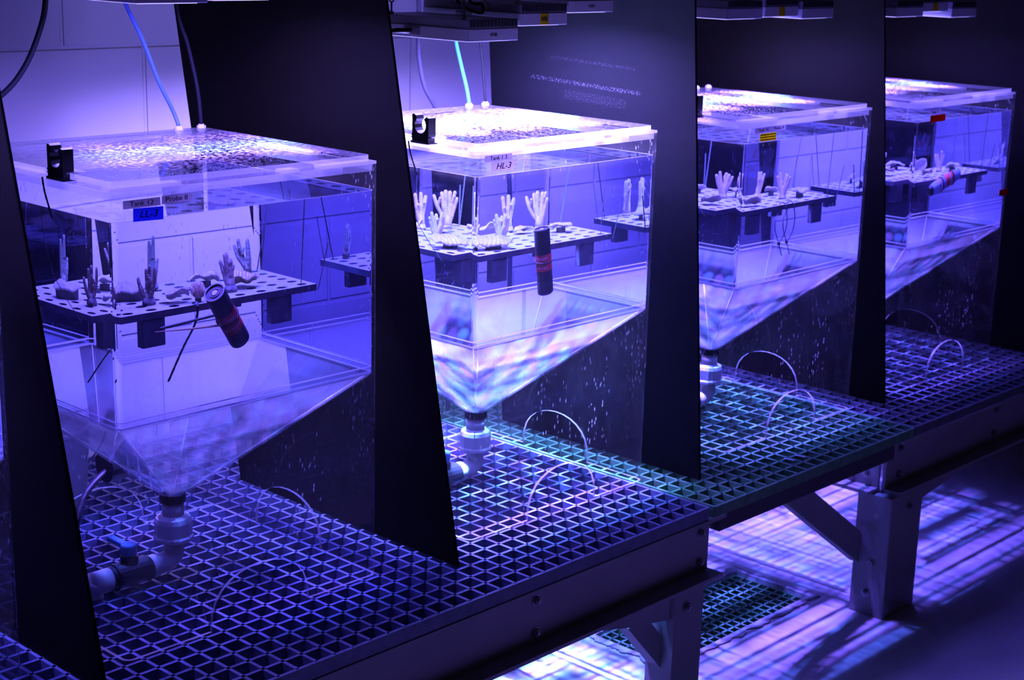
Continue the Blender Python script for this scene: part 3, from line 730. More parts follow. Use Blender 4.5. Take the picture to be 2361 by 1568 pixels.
# labels stuck on the tanks
RX = (math.radians(90), 0, 0)
def sticker(tank, name, x0, x1, z0, z1, m, txt=None, size=.009, shear=0, roll=0.0, stripes=None, sx=1.2, off=.0):
    par = TANK[tank]; bm = bmesh.new(); w = (x1 - x0); h = (z1 - z0)
    box(bm, -w / 2, -.0004, -h / 2, w / 2, 0, h / 2); o = obj(name, bm, m, par)
    o.location = ((x0 + x1) / 2, -.0004 - off, (z0 + z1) / 2); o.rotation_euler = (0, roll, 0)
    if txt: text('lettering', txt, size, M['ink'], o, (0, -.0006, 0), RX, shear, sx)
    return o
sticker(12, 'name_label', .0225, .0875, .7195, .7322, M['label_grey'], 'Tank 12', .0105)
sticker(12, 'probe_label', .0905, .1432, .7208, .7332, M['label_grey'], 'Probe 8', .0105)
sticker(12, 'handwritten_label', .0395, .0925, .6985, .7185, M['label_blue'], 'LL-3', .015, .25, roll=.03)
sticker(13, 'name_label', .0195, .0905, .7265, .7385, M['label_lilac'], 'Tank 1 3', .0105, roll=.0)
sticker(13, 'handwritten_label', .0375, .0985, .7075, .7255, M['label_lilac'], 'HL-3', .016, .3)
sticker(14, 'name_label', .0378, .098, .7220, .7335, M['label_lilac'], 'Tank 14', .0095)
sticker(14, 'probe_label', .101, .155, .7225, .7345, M['label_lilac'], 'Probe 9', .0095)
o = sticker(14, 'yellow_tape', .0565, .119, .7030, .7205, M['yellow'])
for dz in (-.0055, 0, .0055):
    bm = bmesh.new(); box(bm, -.030, -.0003, -.0011, .030, 0, .0011); s = obj('ink_line', bm, M['ink'], o); s.location = (0, -.0005, dz)
sticker(15, 'name_label', .054, .109, .7165, .7285, M['label_lilac'], 'Tank 15', .0095)
sticker(15, 'red_tape', .059, .136, .6975, .7150, M['red'])
sticker(15, 'red_tape', .478, .5295, .4690, .4860, M['red'], off=.0)
# dangling bit of tape on the yellow-taped tank
sticker(14, 'loose_tag', .038, .046, .668, .690, M['label_grey'], roll=.5)

# ------------------------------------------------------------------ shelves with holes
SHZ = .5355
def shelf_mesh(x0=0, y0=0, w=.390, d=.245, th=.0115, nx=9, ny=6):
    bm = bmesh.new(); px = w / nx; py = d / ny; hr = .0098; sg = 12
    def cell(cx, cy3, hole):
        hx, hy = px / 2, py / 2
        if not hole:
            for z, fl in ((0, 0), (-th, 1)):
                v = [bm.verts.new((cx + a * hx, cy3 + b * hy, z)) for a, b in ((-1, -1), (1, -1), (1, 1), (-1, 1))]
                f = bm.faces.new(v[::-1] if fl else v); f.material_index = fl
            return
        sq = []
        for k in range(sg):
            a = 2 * math.pi * (k + .5) / sg; c, s = math.cos(a), math.sin(a); m_ = max(abs(c), abs(s)); sq.append((c / m_ * hx, s / m_ * hy))
        # corners of the square
        circ = [(hr * math.cos(2 * math.pi * (k + .5) / sg), hr * math.sin(2 * math.pi * (k + .5) / sg)) for k in range(sg)]
        T = {}
        for z, fl in ((0, 0), (-th, 1)):
            O = [bm.verts.new((cx + a, cy3 + b, z)) for a, b in sq]; I = [bm.verts.new((cx + a, cy3 + b, z)) for a, b in circ]
            for k in range(sg):
                j = (k + 1) % sg; q = [O[k], O[j], I[j], I[k]]
                # add the square's corner where the side changes
                a, b = sq[k], sq[j]
                if abs(abs(a[0]) - hx) < 1e-6 and abs(abs(b[1]) - hy) < 1e-6 and not (abs(abs(b[0]) - hx) < 1e-6) : q.insert(1, bm.verts.new((cx + a[0], cy3 + b[1], z)))
                elif abs(abs(a[1]) - hy) < 1e-6 and abs(abs(b[0]) - hx) < 1e-6 and not (abs(abs(b[1]) - hy) < 1e-6): q.insert(1, bm.verts.new((cx + b[0], cy3 + a[1], z)))
                f = bm.faces.new(q[::-1] if fl else q); f.material_index = fl
            T[fl] = I
        for k in range(sg):
            j = (k + 1) % sg; f = bm.faces.new((T[0][k], T[0][j], T[1][j], T[1][k])); f.material_index = 1
    for i in range(nx):
        for j in range(ny): cell(x0 + (i + .5) * px, y0 + (j + .5) * py, True)
    e = .0
    for a in (((x0, y0), (x0 + w, y0)), ((x0 + w, y0), (x0 + w, y0 + d)), ((x0 + w, y0 + d), (x0, y0 + d)), ((x0, y0 + d), (x0, y0))):
        f = bm.faces.new([bm.verts.new((*a[0], -th)), bm.verts.new((*a[1], -th)), bm.verts.new((*a[1], 0)), bm.verts.new((*a[0], 0))]); f.material_index = 1
    bmesh.ops.remove_doubles(bm, verts=bm.verts[:], dist=1e-5)
    return bm
def make_shelf():
    t = thing('coral_shelf', '', 'shelf')
    obj('perforated_plate', shelf_mesh(), [M['shelf'], M['shelf_edge']], t)
    for x, y in ((.040, .004), (.295, .004), (.040, .215), (.295, .215)):
        bm = bmesh.new(); box(bm, x, y, -.058, x + .043, y + .022, -.0118); bevel(bm, .0012, 1); obj('support_block', bm, M['shelf_edge'], t)
    return t
shelf0 = make_shelf(); first['shelf'] = shelf0
SHO = {12: (.063, .114), 13: (.078, .108), 14: (.090, .110), 15: (.098, .094), 11: (.07, .11)}
for k in (12, 13, 14, 15, 11):
    o = place('shelf', (TX[k] + SHO[k][0], TY[k] + SHO[k][1], SHZ))
    tag(o, 'perforated plastic coral shelf hanging under water in ' + WHICH[k], 'shelf', 'perforated coral shelves')

# long black ties the shelves hang from, serrated flat straps
def strap(pts, r=.0017, name='cable_tie', k=5, flat=.45):
    bm = bmesh.new(); P = smooth_path(pts, k) if len(pts) > 2 else [Vector(pts[0]).lerp(Vector(pts[1]), i / 30) for i in range(31)]
    tube(bm, P, [r * (1 + .22 * (i % 2)) for i in range(len(P))], 6, flat=flat); return obj(name, bm, M['tie'])
def hang(k, pts, label):
    o = strap([(TX[k] + a, TY[k] + b, c) for a, b, c in pts]); tag(o, label, 'cable tie', 'black ties holding the coral shelves')
for k in (12, 13, 14, 15):
    sx_, sy_ = SHO[k]
    hang(k, [(sx_ + .372, sy_ + .218, .527), (sx_ + .408, sy_ + .220, .690)], 'black tie from rear right shelf corner to rim in ' + WHICH[k])
    hang(k, [(sx_ + .388, sy_ + .228, .527), (sx_ + .402, sy_ + .236, .618)], 'short black tie end behind rear right shelf corner, ' + WHICH[k])
    hang(k, [(sx_ + .360, sy_ + .010, .520), (sx_ + .370, sy_ + .008, .696)], 'long black tie at front right shelf corner in ' + WHICH[k])
    hang(k, [(sx_ + .392, sy_ - .002, .525), (sx_ + .412, sy_ - .008, .607)], 'short tie end off front right shelf corner in ' + WHICH[k])
    hang(k, [(sx_ - .004, sy_ + .028, .520), (sx_ - .045, sy_ + .075, .60), (sx_ - .054, sy_ + .095, .695)], 'thin black tie at front left shelf corner in ' + WHICH[k])
    if k in (12, 13):
        o = strap([(TX[k] - .0035, TY[k] + .178, H + .004), (TX[k] - .0045, TY[k] + .170, .725), (TX[k] - .0040, TY[k] + .152, .688)], .0014, 'cable_tie', 6, 1.0)
        tag(o, 'thin black tie hanging outside the left wall of ' + WHICH[k], 'cable tie')

# ------------------------------------------------------------------ corals
def finger(bm, p0, p1, r0, r1, bend, seed, n=16, seg=10):
    p0, p1 = Vector(p0), Vector(p1); mid = (p0 + p1) / 2 + Vector(bend)
    pts = []; rs = []
    for i in range(n + 1):
        t = i / n; q = (1 - t) ** 2 * p0 + 2 * t * (1 - t) * mid + t * t * p1
        rr = r0 + (r1 - r0) * t
        rr *= 1 + .20 * noise.noise(q * 300 + Vector((seed, 0, 0)))
        pts.append(q); rs.append(rr)
    d = (pts[-1] - pts[-2]).normalized()
    for a in (.5, .85, 1.0):
        pts.append(p1 + d * r1 * a); rs.append(r1 * math.sqrt(max(0.02, 1 - a * a)))
    tube(bm, pts, rs, seg)
def branching(loc, fingers, m, label, base_r=.008, r0=.0052, r1=.0032, group=None, plug=True, cat='coral', seed=0, name='branching_coral'):
    """fingers: (sideways, height, depth) of each tip in metres, sideways along the camera's right"""
    t = thing(name, label, cat, loc, group=group)
    bm = bmesh.new(); rnd = random.Random(seed + 3)
    hh = min(f[1] for f in fingers)
    tube(bm, [(0, 0, .002), (0, 0, hh * .25), (0, 0, hh * .45)], [base_r, base_r * .85, base_r * .8], 10)
    for i, f in enumerate(fingers):
        s, h, dp = f[:3]; rr = f[3] if len(f) > 3 else r1
        tip = Vector((.688 * s + .70 * dp, -.725 * s + .70 * dp, h))
        root = Vector((tip.x * .15, tip.y * .15, hh * (.12 + .2 * rnd.random())))
        bend = Vector((tip.x * .14, tip.y * .14, -h * .06)) + Vector((rnd.uniform(-1, 1), rnd.uniform(-1, 1), 0)) * .0035; tip += Vector((rnd.uniform(-1, 1), rnd.uniform(-1, 1), 0)) * .004
        finger(bm, root, tip, r0, rr, bend, i + seed)
        if h > .045 and rnd.random() < .75:      # side nub part way up
            q0 = root.lerp(tip, .45 + .2 * rnd.random()); a_ = rnd.uniform(0, 6.28)
            finger(bm, q0, q0 + Vector((math.cos(a_) * .006, math.sin(a_) * .006, .009 + .006 * rnd.random())), r0 * .62, rr * .75, (0, 0, 0), i + seed + 50, 6, 8)
    obj('branches', bm, m, t, smooth=True)
    if plug:
        bm = bmesh.new(); lathe(bm, [(.0115, 0), (.012, .004), (.010, .010), (.0085, .012)], 14); obj('plug_base', bm, M['rock'] if m is M['coral_brown'] else M['rock_pale'], t, smooth=True)
    return t
def plate(loc, w, d, rz, tilt, m, label, ridges=7, amp=.0035, thick=.003, curve=.008, lift=.006, seed=0, group=None, roll=0.0, block=None, name='plate_coral'):
    """ridged leafy coral plate: irregular outline, curved, with ridges across it"""
    t = thing(name, label, 'coral', loc, group=group); t.rotation_euler = (0, 0, rz)
    amp *= .95; ridges = int(ridges * 1.4); curve *= .5; thick *= .7; bm = bmesh.new(); nx, ny = 110, 16; top = {}; bot = {}
    for i in range(nx + 1):
        for j in range(ny + 1):
            u, v = i / nx * 2 - 1, j / ny * 2 - 1
            # map the square to a rounded, ragged outline
            ang = math.atan2(v, u); rad = max(abs(u), abs(v)); 
            rag = 1 + .13 * noise.noise(Vector((math.cos(ang) * 2 + seed, math.sin(ang) * 2, 0))) + .05 * noise.noise(Vector((math.cos(ang) * 7 + seed, math.sin(ang) * 7, 3)))
            ce = rad / max(1e-6, (abs(math.cos(ang)) ** 3.2 + abs(math.sin(ang)) ** 3.2) ** (1 / 3.2)) if rad > 0 else 0
            x = math.cos(ang) * ce * rag * w / 2; y = math.sin(ang) * ce * rag * d / 2
            wob = noise.noise(Vector((x * 45 + seed, y * 45, 0)))
            z = curve * (1 - rad * rad) * .6 - curve * .5 * rad * rad + .0075 * wob * (.3 + rad)
            rdg = amp * (abs(math.sin(math.pi * ridges * (u * .5 + .5) + 2.2 * wob)) ** .7) * (1 if rad < .97 else .3)
            z += rdg
            top[i, j] = Vector((x, y, z)); bot[i, j] = Vector((x * .96, y * .96, z - rdg - thick))
    R = Matrix.Rotation(tilt, 3, 'X') @ Matrix.Rotation(roll, 3, 'Y')
    zmin = 1e9
    for dct in (top, bot):
        for k2 in dct: dct[k2] = R @ dct[k2]; zmin = min(zmin, dct[k2].z)
    for dct in (top, bot):
        for k2 in dct: dct[k2] = bm.verts.new(dct[k2] + Vector((0, 0, lift - zmin)))
    for i in range(nx):
        for j in range(ny):
            bm.faces.new((top[i, j], top[i + 1, j], top[i + 1, j + 1], top[i, j + 1])); bm.faces.new((bot[i, j + 1], bot[i + 1, j + 1], bot[i + 1, j], bot[i, j]))
    for i in range(nx):
        bm.faces.new((top[i + 1, 0], top[i, 0], bot[i, 0], bot[i + 1, 0])); bm.faces.new((top[i, ny], top[i + 1, ny], bot[i + 1, ny], bot[i, ny]))
    for j in range(ny):
        bm.faces.new((top[0, j], top[0, j + 1], bot[0, j + 1], bot[0, j])); bm.faces.new((top[nx, j + 1], top[nx, j], bot[nx, j], bot[nx, j + 1]))
    obj('ridged_plate', bm, m, t, smooth=True)
    if block or lift > .0035:
        bm = bmesh.new(); bw, bd = (block or (w * .42, d * .3)); pts = [(bw / 2 * math.cos(a) * (1 + .12 * noise.noise(Vector((a * 2, seed, 1)))), bd / 2 * math.sin(a) * (1 + .12 * noise.noise(Vector((a * 2, seed, 5))))) for a in [2 * math.pi * k / 18 for k in range(18)]]
        prism(bm, pts, 0, lift + .0035); obj('base_block', bm, M['rock'], t)
    return t
Z0 = SHZ + .0003
def P(k, x, y, z=0): return (TX[k] + x, TY[k] + y, Z0 + z)
G12, G13, G14, G15 = ('corals on the shelf of ' + WHICH[k] for k in (12, 13, 14, 15))
cb, cp, pp, pb = M['coral_brown'], M['coral_pale'], M['plate_pale'], M['plate_brown']
branching(P(12, .146, .182), [(-.017, .043, 0, .0030), (-.008, .056, .004, .0028), (.002, .062, 0, .0028), (.013, .060, -.003, .0028)], cb, 'brown four-fingered coral near the left front of the nearest tank shelf', group=G12, seed=1)
branching(P(12, .214, .318), [(-.005, .080, 0, .0026), (.006, .088, 0, .0028), (.014, .050, .004, .0024)], cb, 'tall slim brown coral with two long fingers at the rear of the nearest tank shelf', r0=.0068, group=G12, seed=2)
branching(P(12, .303, .176), [(-.012, .062, 0, .0050), (.003, .052, 0, .0048), (-.018, .052, .002, .0030)], cb, 'stubby brown V-shaped coral right of the black logger in the nearest tank', r0=.0072, base_r=.009, group=G12, seed=5)
branching(P(12, .412, .322), [(-.018, .060, 0, .0033), (-.022, .050, .0, .003), (.004, .060, 0, .0036)], cb, 'brown two-fingered coral at the far rear right of the nearest tank shelf', r0=.0062, plug=False, group=G12, seed=8)
plate(P(12, .142, .250), .060, .040, -.75, .10, pp, 'thick pale ridged coral plate on a dark block, rear left on the nearest tank shelf', ridges=9, lift=.012, seed=1, group=G12, block=(.052, .030))
plate(P(12, .190, .160), .042, .034, -.6, -.35, pp, 'small tilted pale coral plate with comb-like ridges, front middle of the nearest tank shelf', ridges=8, amp=.004, seed=2, group=G12, lift=.003)
plate(P(12, .292, .262), .056, .042, -.5, -.25, pp, 'white ridged coral plate behind the black logger in the nearest tank', ridges=11, amp=.0035, seed=3, group=G12)
plate(P(12, .338, .196), .058, .044, -.55, -.35, pb, 'wavy brown folded coral plate right of the logger in the nearest tank', ridges=8, amp=.005, curve=.018, seed=4, group=G12, lift=.003)
plate(P(12, .218, .135), .026, .022, -.4, .2, pb, 'small round brown coral beside the logger at the nearest tank shelf edge', ridges=5, amp=.006, curve=.022, seed=6, group=G12)
branching(P(13, .232, .250), [(-.022, .040, 0, .0042), (-.012, .050, 0, .004), (-.003, .046, .003, .004), (.010, .050, 0, .0042), (.016, .044, .0, .0042), (.004, .030, -.006, .004)], cp, 'pale stubby many-fingered coral left of the upright logger in the brightest tank', r0=.0055, group=G13, seed=11)
branching(P(13, .385, .318), [(-.030, .066, 0, .0040), (-.018, .072, .0, .0046), (-.008, .076, .0, .005), (.004, .074, .004, .0048), (.016, .076, 0, .0042), (.020, .064, -.003, .0038)], cp, 'tall pale coral with six fingers behind the logger in the brightest tank', r0=.0064, group=G13, seed=12, base_r=.012)
branching(P(13, .315, .350), [(-.016, .070, 0, .0042), (-.004, .072, 0, .0048), (.010, .066, 0, .0044)], cp, 'tall pale three-fingered coral at the rear of the brightest tank shelf', r0=.0064, group=G13, seed=13, base_r=.010)
plate(P(13, .322, .292), .046, .030, -.6, -.3, pp, 'smooth pale coral plate just left of the logger in the brightest tank', ridges=3, amp=.001, seed=12, group=G13, lift=.003)
plate(P(13, .395, .235), .056, .036, -.7, -.25, pp, 'white ridged coral plate right of the logger in the brightest tank', ridges=9, amp=.004, seed=13, group=G13, lift=.006)
plate(P(13, .155, .165), .088, .052, -.6, .2, pp, 'big overexposed coral plate on the front left of the brightest tank shelf', ridges=6, amp=.003, seed=14, group=G13, lift=.006)
plate(P(13, .215, .310), .058, .030, -.75, .0, pb, 'long leaning coral piece behind the stubby coral in the brightest tank', ridges=4, amp=.002, seed=15, group=G13, roll=-.45, lift=.003)
plate(P(13, .150, .300), .050, .034, -.2, .1, pp, 'pale coral plate at the rear left of the brightest tank shelf', ridges=5, amp=.002, seed=16, group=G13)
branching(P(14, .292, .288), [(-.004, .060, 0, .0036), (.010, .060, 0, .0038), (.016, .056, .003, .0036)], cp, 'slim pale coral with three fingers in the middle of the yellow-taped tank shelf', r0=.0052, group=G14, seed=21)
branching(P(14, .335, .212), [(-.016, .052, 0, .0042), (-.008, .060, 0, .004), (.004, .056, .003, .0045), (.012, .054, 0, .0042), (.022, .050, 0, .004)], cp, 'bushy pale coral left of the right-hand shelf end in the yellow-taped tank', r0=.0062, group=G14, seed=22, base_r=.010)
plate(P(14, .350, .292), .042, .026, -.6, -.3, pp, 'smooth pink coral plate behind the bushy coral in the yellow-taped tank', ridges=2, amp=.001, seed=22, group=G14)
plate(P(14, .388, .190), .058, .036, -.6, .15, pp, 'white lumpy coral plate on a dark block at the right of the yellow-taped tank shelf', ridges=5, amp=.003, seed=23, group=G14, lift=.010)
plate(P(14, .180, .170), .056, .036, -.6, -.45, M['coral_pale'], 'pink tilted coral plate on the front left of the yellow-taped tank shelf', ridges=3, amp=.001, seed=24, group=G14, lift=.003)
branching(P(15, .345, .240), [(-.020, .044, 0, .0038), (-.012, .046, .003, .0034), (.006, .054, 0, .0036), (.014, .044, 0, .0036)], cp, 'forked pale coral standing on the shelf in the farthest tank', r0=.0052, group=G15, seed=31)
plate(P(15, .300, .310), .060, .030, -.5, -1.2, pp, 'round upright coral plate on the left of the shelf in the farthest tank', ridges=4, amp=.002, seed=31, group=G15, lift=.003)
plate(P(15, .395, .215), .060, .034, -.6, -.1, pp, 'flat pale coral plate right of the forked coral in the farthest tank', ridges=4, amp=.002, seed=32, group=G15, lift=.006)
plate(P(15, .220, .165), .044, .034, -.6, -.4, pb, 'small angular coral piece at the front of the shelf in the farthest tank', ridges=2, amp=.001, seed=33, group=G15, lift=.003)

# ------------------------------------------------------------------ underwater light loggers and bottle
def logger(loc, direction, label, words, r=.0185, ln=.118, wrap=(.30, .66), spin=0.0):
    t = thing('light_logger', label, 'sensor', loc)
    d = Vector(direction).normalized(); q = Vector((0, 0, 1)).rotation_difference(d)
    t.rotation_mode = 'QUATERNION'; t.rotation_quaternion = q
    bm = bmesh.new(); lathe(bm, [(r * .75, 0), (r * .97, .003), (r, .008), (r, ln - .002), (r * .95, ln), (r * .86, ln), (r * .86, ln - .001)], 36); obj('body', bm, M['logger'], t, smooth=False)
    bm = bmesh.new(); lathe(bm, [(r * .93, ln + .0002), (r * 1.0, ln + .0002), (r * 1.0, ln + .002), (r * .88, ln + .002), (r * .88, ln - .002)], 36, cap=False); obj('end_rim', bm, M['grey_ring'], t, smooth=False)
    bm = bmesh.new(); lathe(bm, [(r * .48, ln - .0012), (r * .48, ln + .0006), (r * .43, ln + .0006), (r * .43, ln - .0012)], 28, cap=False); obj('sensor_ring', bm, M['grey_ring'], t, smooth=False)
    bm = bmesh.new(); lathe(bm, [(r * .28, ln - .0012), (r * .28, ln + .0010), (r * .14, ln + .0018)], 24); obj('sensor_disc', bm, M['sensor'], t, smooth=False)
    bm = bmesh.new(); lathe(bm, [(r + .0004, ln * wrap[0]), (r + .0004, ln * wrap[1])], 36, cap=False); wr = obj('printed_wrap', bm, M['logger_wrap'], t, smooth=True)
    # lettering bent round the body, facing the camera
    inv = q.inverted(); cd = inv @ (CAM - Vector(loc)); a0 = math.atan2(cd.y, cd.x) + spin
    for (s, z, size, mt) in words:
        to = text('lettering', s, size, M['label_lilac'], wr, (0, 0, 0), (0, 0, 0), 0, 1.0, .0001)
        for v in to.data.vertices:
            ang = a0 + v.co.x / r; rr = r + .0007 + v.co.z; zz = ln * z + v.co.y
            v.co = Vector((rr * math.cos(ang), rr * math.sin(ang), zz))
    bm = bmesh.new(); tube(bm, [((r + .0016) * math.cos(a), (r + .0016) * math.sin(a), ln * .52 + .003 * math.sin(a)) for a in [2 * math.pi * k / 28 for k in range(28)]], .0013, 6, closed=True, flat=1.6)
    obj('tie_band', bm, M['tie'], t, smooth=True)
    return t
a, b = Vector((TX[12] + .279, .092, .466)), Vector((TX[12] + .207, .046, .563))
logger(a, b - a, ln=.128, r=.0190, label='black cylindrical light logger strapped at a slant in front of the nearest tank shelf', words=[('ODYSSEY', .56, .0095, 0), ('LIGHT LOGGER', .40, .0062, 0)])
a = Vector((TX[13] + .244, .066, .444))
logger(a, (-.016, 0, .122), 'black cylindrical light logger standing upright in front of the brightest tank shelf', [('ODYSSEY', .57, .0075, 0), ('LightLogger', .44, .006, 0)], r=.0192, ln=.132, wrap=(.38, .63), spin=-.0)
bt = thing('striped_bottle', 'blue, red and white striped bottle strapped lengthwise to the shelf in the farthest tank', 'bottle', (TX[15] + .215, TY[15] + .050, .530))
dv = Vector((.150, .0, .036)).normalized(); bt.rotation_euler = (0, -math.asin(dv.z), 0)
Y4 = Matrix.Rotation(math.radians(90), 4, 'Y')
bm = bmesh.new(); lathe(bm, [(.009, -.078), (.014, -.074), (.0165, -.062), (.0185, -.050), (.0185, .045), (.016, .050), (.016, .072), (.012, .076)], 30, Y4); obj('bottle_body', bm, M['bottle'], bt, smooth=True)
bm = bmesh.new(); lathe(bm, [(.008, -.084), (.0125, -.083), (.0125, -.0745)], 20, Y4); obj('bottle_cap', bm, M['clip'], bt)
for x in (-.02, .035):
    bm = bmesh.new(); tube(bm, [(x, .0200 * math.cos(a_), .0200 * math.sin(a_)) for a_ in [2 * math.pi * k / 24 for k in range(24)]], .0014, 6, closed=True, flat=1.5); obj('tie_band', bm, M['tie'], bt)

# ties and skewer around the the nearest tank logger
def T12(*p_): return [(a + TX[12], b_, c) for a, b_, c in p_]
o = strap(T12((.203, .124, .5365), (.2025, .110, .540), (.202, .104, .528), (.205, .125, .500), (.212, .190, .452), (.211, .255, .385)), .0023, k=8); tag(o, 'long black tie hanging from the nearest tank shelf edge, left of the logger', 'cable tie')
bm = bmesh.new(); tube(bm, T12((.108, .078, .5095), (.170, .070, .506), (.236, .062, .5035)), [.0008, .0016, .0021], 8); o = obj('bamboo_skewer', bm, M['wood']); tag(o, 'pale tapered wooden stick holding the logger in the nearest tank', 'stick')
bm = bmesh.new(); tube(bm, T12((.128, .100, .509), (.245, .094, .517)), .0024, 8); o = obj('plastic_rod', bm, M['tie']); tag(o, 'dark rod below the nearest tank shelf, behind the wooden stick', 'rod')
# loops of cable tie on the yellow-taped tank shelf
for i, (x0, dx) in enumerate(((.230, 0), (.262, 0))):
    y0 = .100; pts = [(x0 + .020, y0 + .020, SHZ + .002), (x0 + .026, y0 + .006, SHZ + .006), (x0 + .030, y0 - .004, SHZ - .006), (x0 + .036, y0 - .006, SHZ - .035), (x0 + .030, y0 - .006, SHZ - .065), (x0 + .008, y0 - .006, SHZ - .088)]
    pts2 = [(x0 + .020, y0 + .014, SHZ - .012), (x0 - .006, y0, SHZ - .030), (x0 - .008, y0 - .004, SHZ - .055), (x0 + .008, y0 - .006, SHZ - .088), (x0 + .020, y0 - .010, SHZ - .118)]
    bm = bmesh.new()
    for q in (pts, pts2):
        Pq = smooth_path([(TX[14] + a, TY[14] + b_, c) for a, b_, c in q], 7); tube(bm, Pq, [.0014 * (1 + .2 * (i2 % 2)) for i2 in range(len(Pq))], 6)
    hd = Vector((TX[14] + x0 + .008, TY[14] + y0 - .006, SHZ - .088)); box(bm, hd.x - .0035, hd.y - .003, hd.z - .004, hd.x + .0035, hd.y + .003, hd.z + .003)
    o = obj('cable_tie', bm, M['tie']); tag(o, ('left' if i == 0 else 'right') + ' of two looped black ties hanging from the yellow-taped tank shelf', 'cable tie')

# ------------------------------------------------------------------ hanging LED lamps (each drives its own light)
LW, LD, LB, LT = .1345, .270, .0235, .0165
def make_lamp():
    t = thing('led_panel_lamp', '', 'lamp')
    bm = bmesh.new(); box(bm, 0, 0, 0, LW, LD, LB); bevel(bm, .0012, 1); obj('white_housing', bm, M['housing'], t)
    bm = bmesh.new(); box(bm, .0008, .0008, LB + .0002, LW - .0008, LD - .0008, LB + LT); bevel(bm, .001, 1); hs = obj('heat_sink', bm, M['housing_g'], t)
    bm = bmesh.new(); n = 14; w0 = LW - .006
    for k in range(n):
        x = .003 + w0 * (k + .14) / n; box(bm, x, -.0002, LB + .003, x + w0 / n * .72, .003, LB + LT - .002)
    obj('vent_slots', bm, M['slot'], hs)
    bm = bmesh.new(); box(bm, .012, .012, -.0012, LW - .012, LD - .012, -.0001); obj('led_window', bm, M['ledwin'], t)
    bm = bmesh.new(); box(bm, -.0015, .13, .006, 0, .175, .019); so = obj('power_socket', bm, M['housing_g'], t)
    for y in (.035, .235):
        bm = bmesh.new(); x = LW / 2
        lathe(bm, [(.005, LB + LT), (.005, LB + LT + .004), (.002, LB + LT + .005), (.002, LB + LT + .022)], 12, Matrix.Translation((x - .045, y, 0)))
        tube(bm, [(x - .045 + .006 * math.cos(a_), y, LB + LT + .028 + .006 * math.sin(a_)) for a_ in [2 * math.pi * k / 16 for k in range(16)]], .0016, 6, closed=True)
        obj('eye_bolt', bm, M['bolt'], t)
        bm = bmesh.new(); tube(bm, [(x - .045, y, LB + LT + .034), (x - .045, y, LB + LT + .60)], .0012, 6); obj('hanging_wire', bm, M['tie'], t)
    return t
M['ledwin'] = emis('led_window_glow', (.45, .38, 1.0), 3.0)
lamp0 = make_lamp(); first['lamp'] = lamp0
LAMPS = {13: [(.836, .100, .934, 0, 'H182'), (.9755, .100, .9605, 0, 'H82'), (1.1145, .100, .983, 0, 'H191')],
         14: [(1.641, .100, .9605, 0, None), (1.796, .108, .9625, 0, 'y'), (1.936, .100, .9570, 0, None)],
         15: [(2.362, .100, .9535, 0, None), (2.4975, .104, .9640, 0, 'y'), (2.648, .100, .9480, 0, None)],
         12: [(.121, .100, 1.0115, 0, None), (.262, .100, 1.015, 0, None), (.403, .100, 1.018, 0, None)],
         11: [(-.60, .10, 1.01, 0, None), (-.455, .10, 1.01, 0, None), (-.31, .10, 1.01, 0, None)]}
POS = ['left', 'middle', 'right']
for k in (12, 13, 14, 15, 11):
    pw, colr = LIGHT[k]
    for i, (x, y, z, rz, mark) in enumerate(LAMPS[k]):
        o = place('lamp', (x, y, z)); desc = 'white LED panel lamp hanging over ' + WHICH[k]
        if mark and mark != 'y': desc += ', marked ' + mark
        elif mark == 'y': desc = 'white LED panel lamp with a yellow tag hanging over ' + ('the yellow-taped tank' if k == 14 else WHICH[k])
        else: desc += ', ' + POS[i] + ' of three'
        tag(o, desc, 'lamp', 'LED panel lamps over the tanks')
        if mark == 'H182' or mark == 'H191': text('lettering', mark, .0085, M['ink'], o, (LW * .5, -.0003, LB * .5), RX)
        if mark in ('H82', 'y'):
            bm = bmesh.new(); box(bm, -.0115, -.0006, -LB / 2 + .001, .0115, -.0001, LB / 2 - .001); tg = obj('yellow_tag', bm, M['yellow'], o); tg.location = (LW * .5, 0, LB / 2)
            if mark == 'H82': text('lettering', mark, .0105, M['ink'], tg, (0, -.0009, 0), RX)
        ld = bpy.data.lights.new('led_area', 'AREA'); ld.shape = 'RECTANGLE'; ld.size = LW - .02; ld.size_y = LD - .02; ld.energy = pw; ld.color = colr
        lo = bpy.data.objects.new('led_area', ld); COL.objects.link(lo); lo.parent = o; lo.location = (LW / 2, LD / 2, -.004)
        ld.spread = math.radians(160)
        # four small lensed diodes
        for j, (dx, dy, c2) in enumerate(((.035, .055, BEAMC[k][0]), (.10, .165, BEAMC[k][1]), (.045, .125, BEAMC[k][1]), (.105, .232, BEAMC[k][0]))):
            l2_ = bpy.data.lights.new('led_diode', 'AREA'); l2_.shape = 'DISK'; l2_.size = .020; l2_.energy = BEAM[k] * .5; l2_.color = c2; l2_.spread = math.radians(45)
            try: l2_.cycles.use_multiple_importance_sampling = False
            except Exception: pass
            q = bpy.data.objects.new('led_diode', l2_); COL.objects.link(q); q.parent = o; q.location = (dx, dy, -.005)

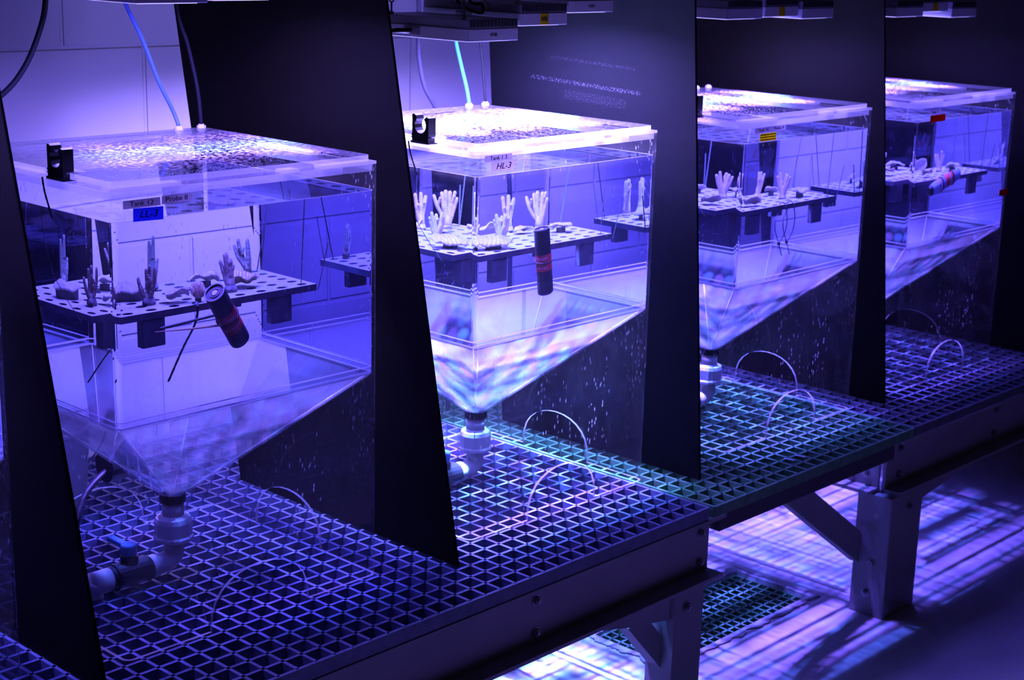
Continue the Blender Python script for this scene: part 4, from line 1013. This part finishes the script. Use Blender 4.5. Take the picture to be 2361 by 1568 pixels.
def hose(name, pts, r, m, label, cat='hose'):
    bm = bmesh.new(); tube(bm, smooth_path(pts, 8), r, 10); o = obj(name, bm, m, smooth=True); tag(o, label, cat); return o
hose('lamp_cable', [(.835, .25, .947), (.80, .29, .944), (.755, .33, .948), (.71, .33, 1.0), (.70, .33, 1.2)], .0028, M['hose_dark'], 'black power cable entering the side of lamp H182 from the left', 'cable')
bm = bmesh.new()
tube(bm, [(.8335, .2525, .946), (.815, .272, .946), (.80, .29, .944)], [.0055, .0052, .003], 10); o = obj('cable_plug', bm, M['clip'], smooth=True); tag(o, 'black ribbed plug on the side of lamp H182', 'plug')
hose('lamp_cable', [(.862, .17, 1.2), (.858, .16, 1.03), (.868, .14, .995), (.895, .125, .985), (.905, .135, 1.0), (.895, .16, 1.01), (.90, .20, 1.10)], .0026, M['hose_dark'], 'black cable looping over the top of lamp H182', 'cable')
hose('lamp_cable', [(.97, .25, 1.10), (.945, .20, 1.03), (.918, .135, 1.002), (.905, .118, .990)], .0022, M['copper'], 'red-brown cable running down beside the hook of lamp H182', 'cable')
hose('lamp_cable', [(.78, .36, 1.2), (.80, .345, 1.03), (.83, .34, .99), (.845, .34, .985)], .0024, M['hose_dark'], 'black cable at the rear hook of lamp H182', 'cable')
hose('air_hose', [(.235, .55, 1.25), (.236, .55, 1.05), (.235, .55, .996), (.224, .55, .951), (.191, .55, .885), (.143, .55, .836), (.06, .56, .79), (.0, .58, .74), (-.02, .6, .5), (-.02, .6, .02)], .0052, M['hose_dark'], 'black hose curving down at the top left in front of the wall', 'hose')
hose('air_hose', [(.30, .50, 1.2), (.345, .50, 1.05), (.366, .5, .989), (.400, .5, .923), (.430, .498, .848), (.452, .49, .798), (.457, .478, .768)], .0037, M['hose_blue'], 'blue airline running down into the lid of the nearest tank', 'hose')
hose('air_hose', [(.47, .52, 1.2), (.482, .51, .987), (.497, .50, .915), (.506, .485, .834), (.508, .478, .768)], .0036, M['hose_dark'], 'black airline into the rear right corner of the nearest tank lid', 'hose')
hose('air_hose', [(1.17, .6, 1.2), (1.181, .6, .96), (1.181, .6, .894), (1.184, .6, .853), (1.201, .6, .795), (1.237, .6, .744), (1.27, .6, .68), (1.29, .6, .5), (1.29, .6, .02)], .0052, M['hose_grey'], 'grey hose curving down behind the brightest tank', 'hose')
hose('air_hose', [(1.15, .5, 1.2), (1.185, .5, .96), (1.200, .5, .896), (1.213, .497, .849), (1.219, .485, .801), (1.2192, .476, .768)], .0042, M['hose_teal'], 'teal airline running down into the brightest tank lid', 'hose')
hose('air_hose', [(1.262, .5, 1.2), (1.264, .495, .95), (1.268, .485, .85), (1.2702, .476, .768)], .0030, M['hose_dark'], 'thin dark airline into the rear right corner of the brightest tank lid', 'hose')
# white bucket on the grating behind the nearest tank
bk = thing('bucket', 'white plastic bucket standing on the grating behind the nearest tank, seen through its left side', 'bucket', (.285, .735, .0005))
bm = bmesh.new(); lathe(bm, [(.085, 0), (.088, .004), (.098, .15), (.101, .155), (.101, .162), (.097, .162), (.095, .15), (.083, .006)], 36); obj('body', bm, M['white_pvc'], bk, smooth=True)
bm = bmesh.new(); tube(bm, [(.102 * math.cos(a_), .102 * math.sin(a_) * .3 - .08 , .145 - .09 * math.sin(a_)) for a_ in [math.pi * k / 16 for k in range(17)]], .002, 6); obj('handle', bm, M['bolt'], bk)
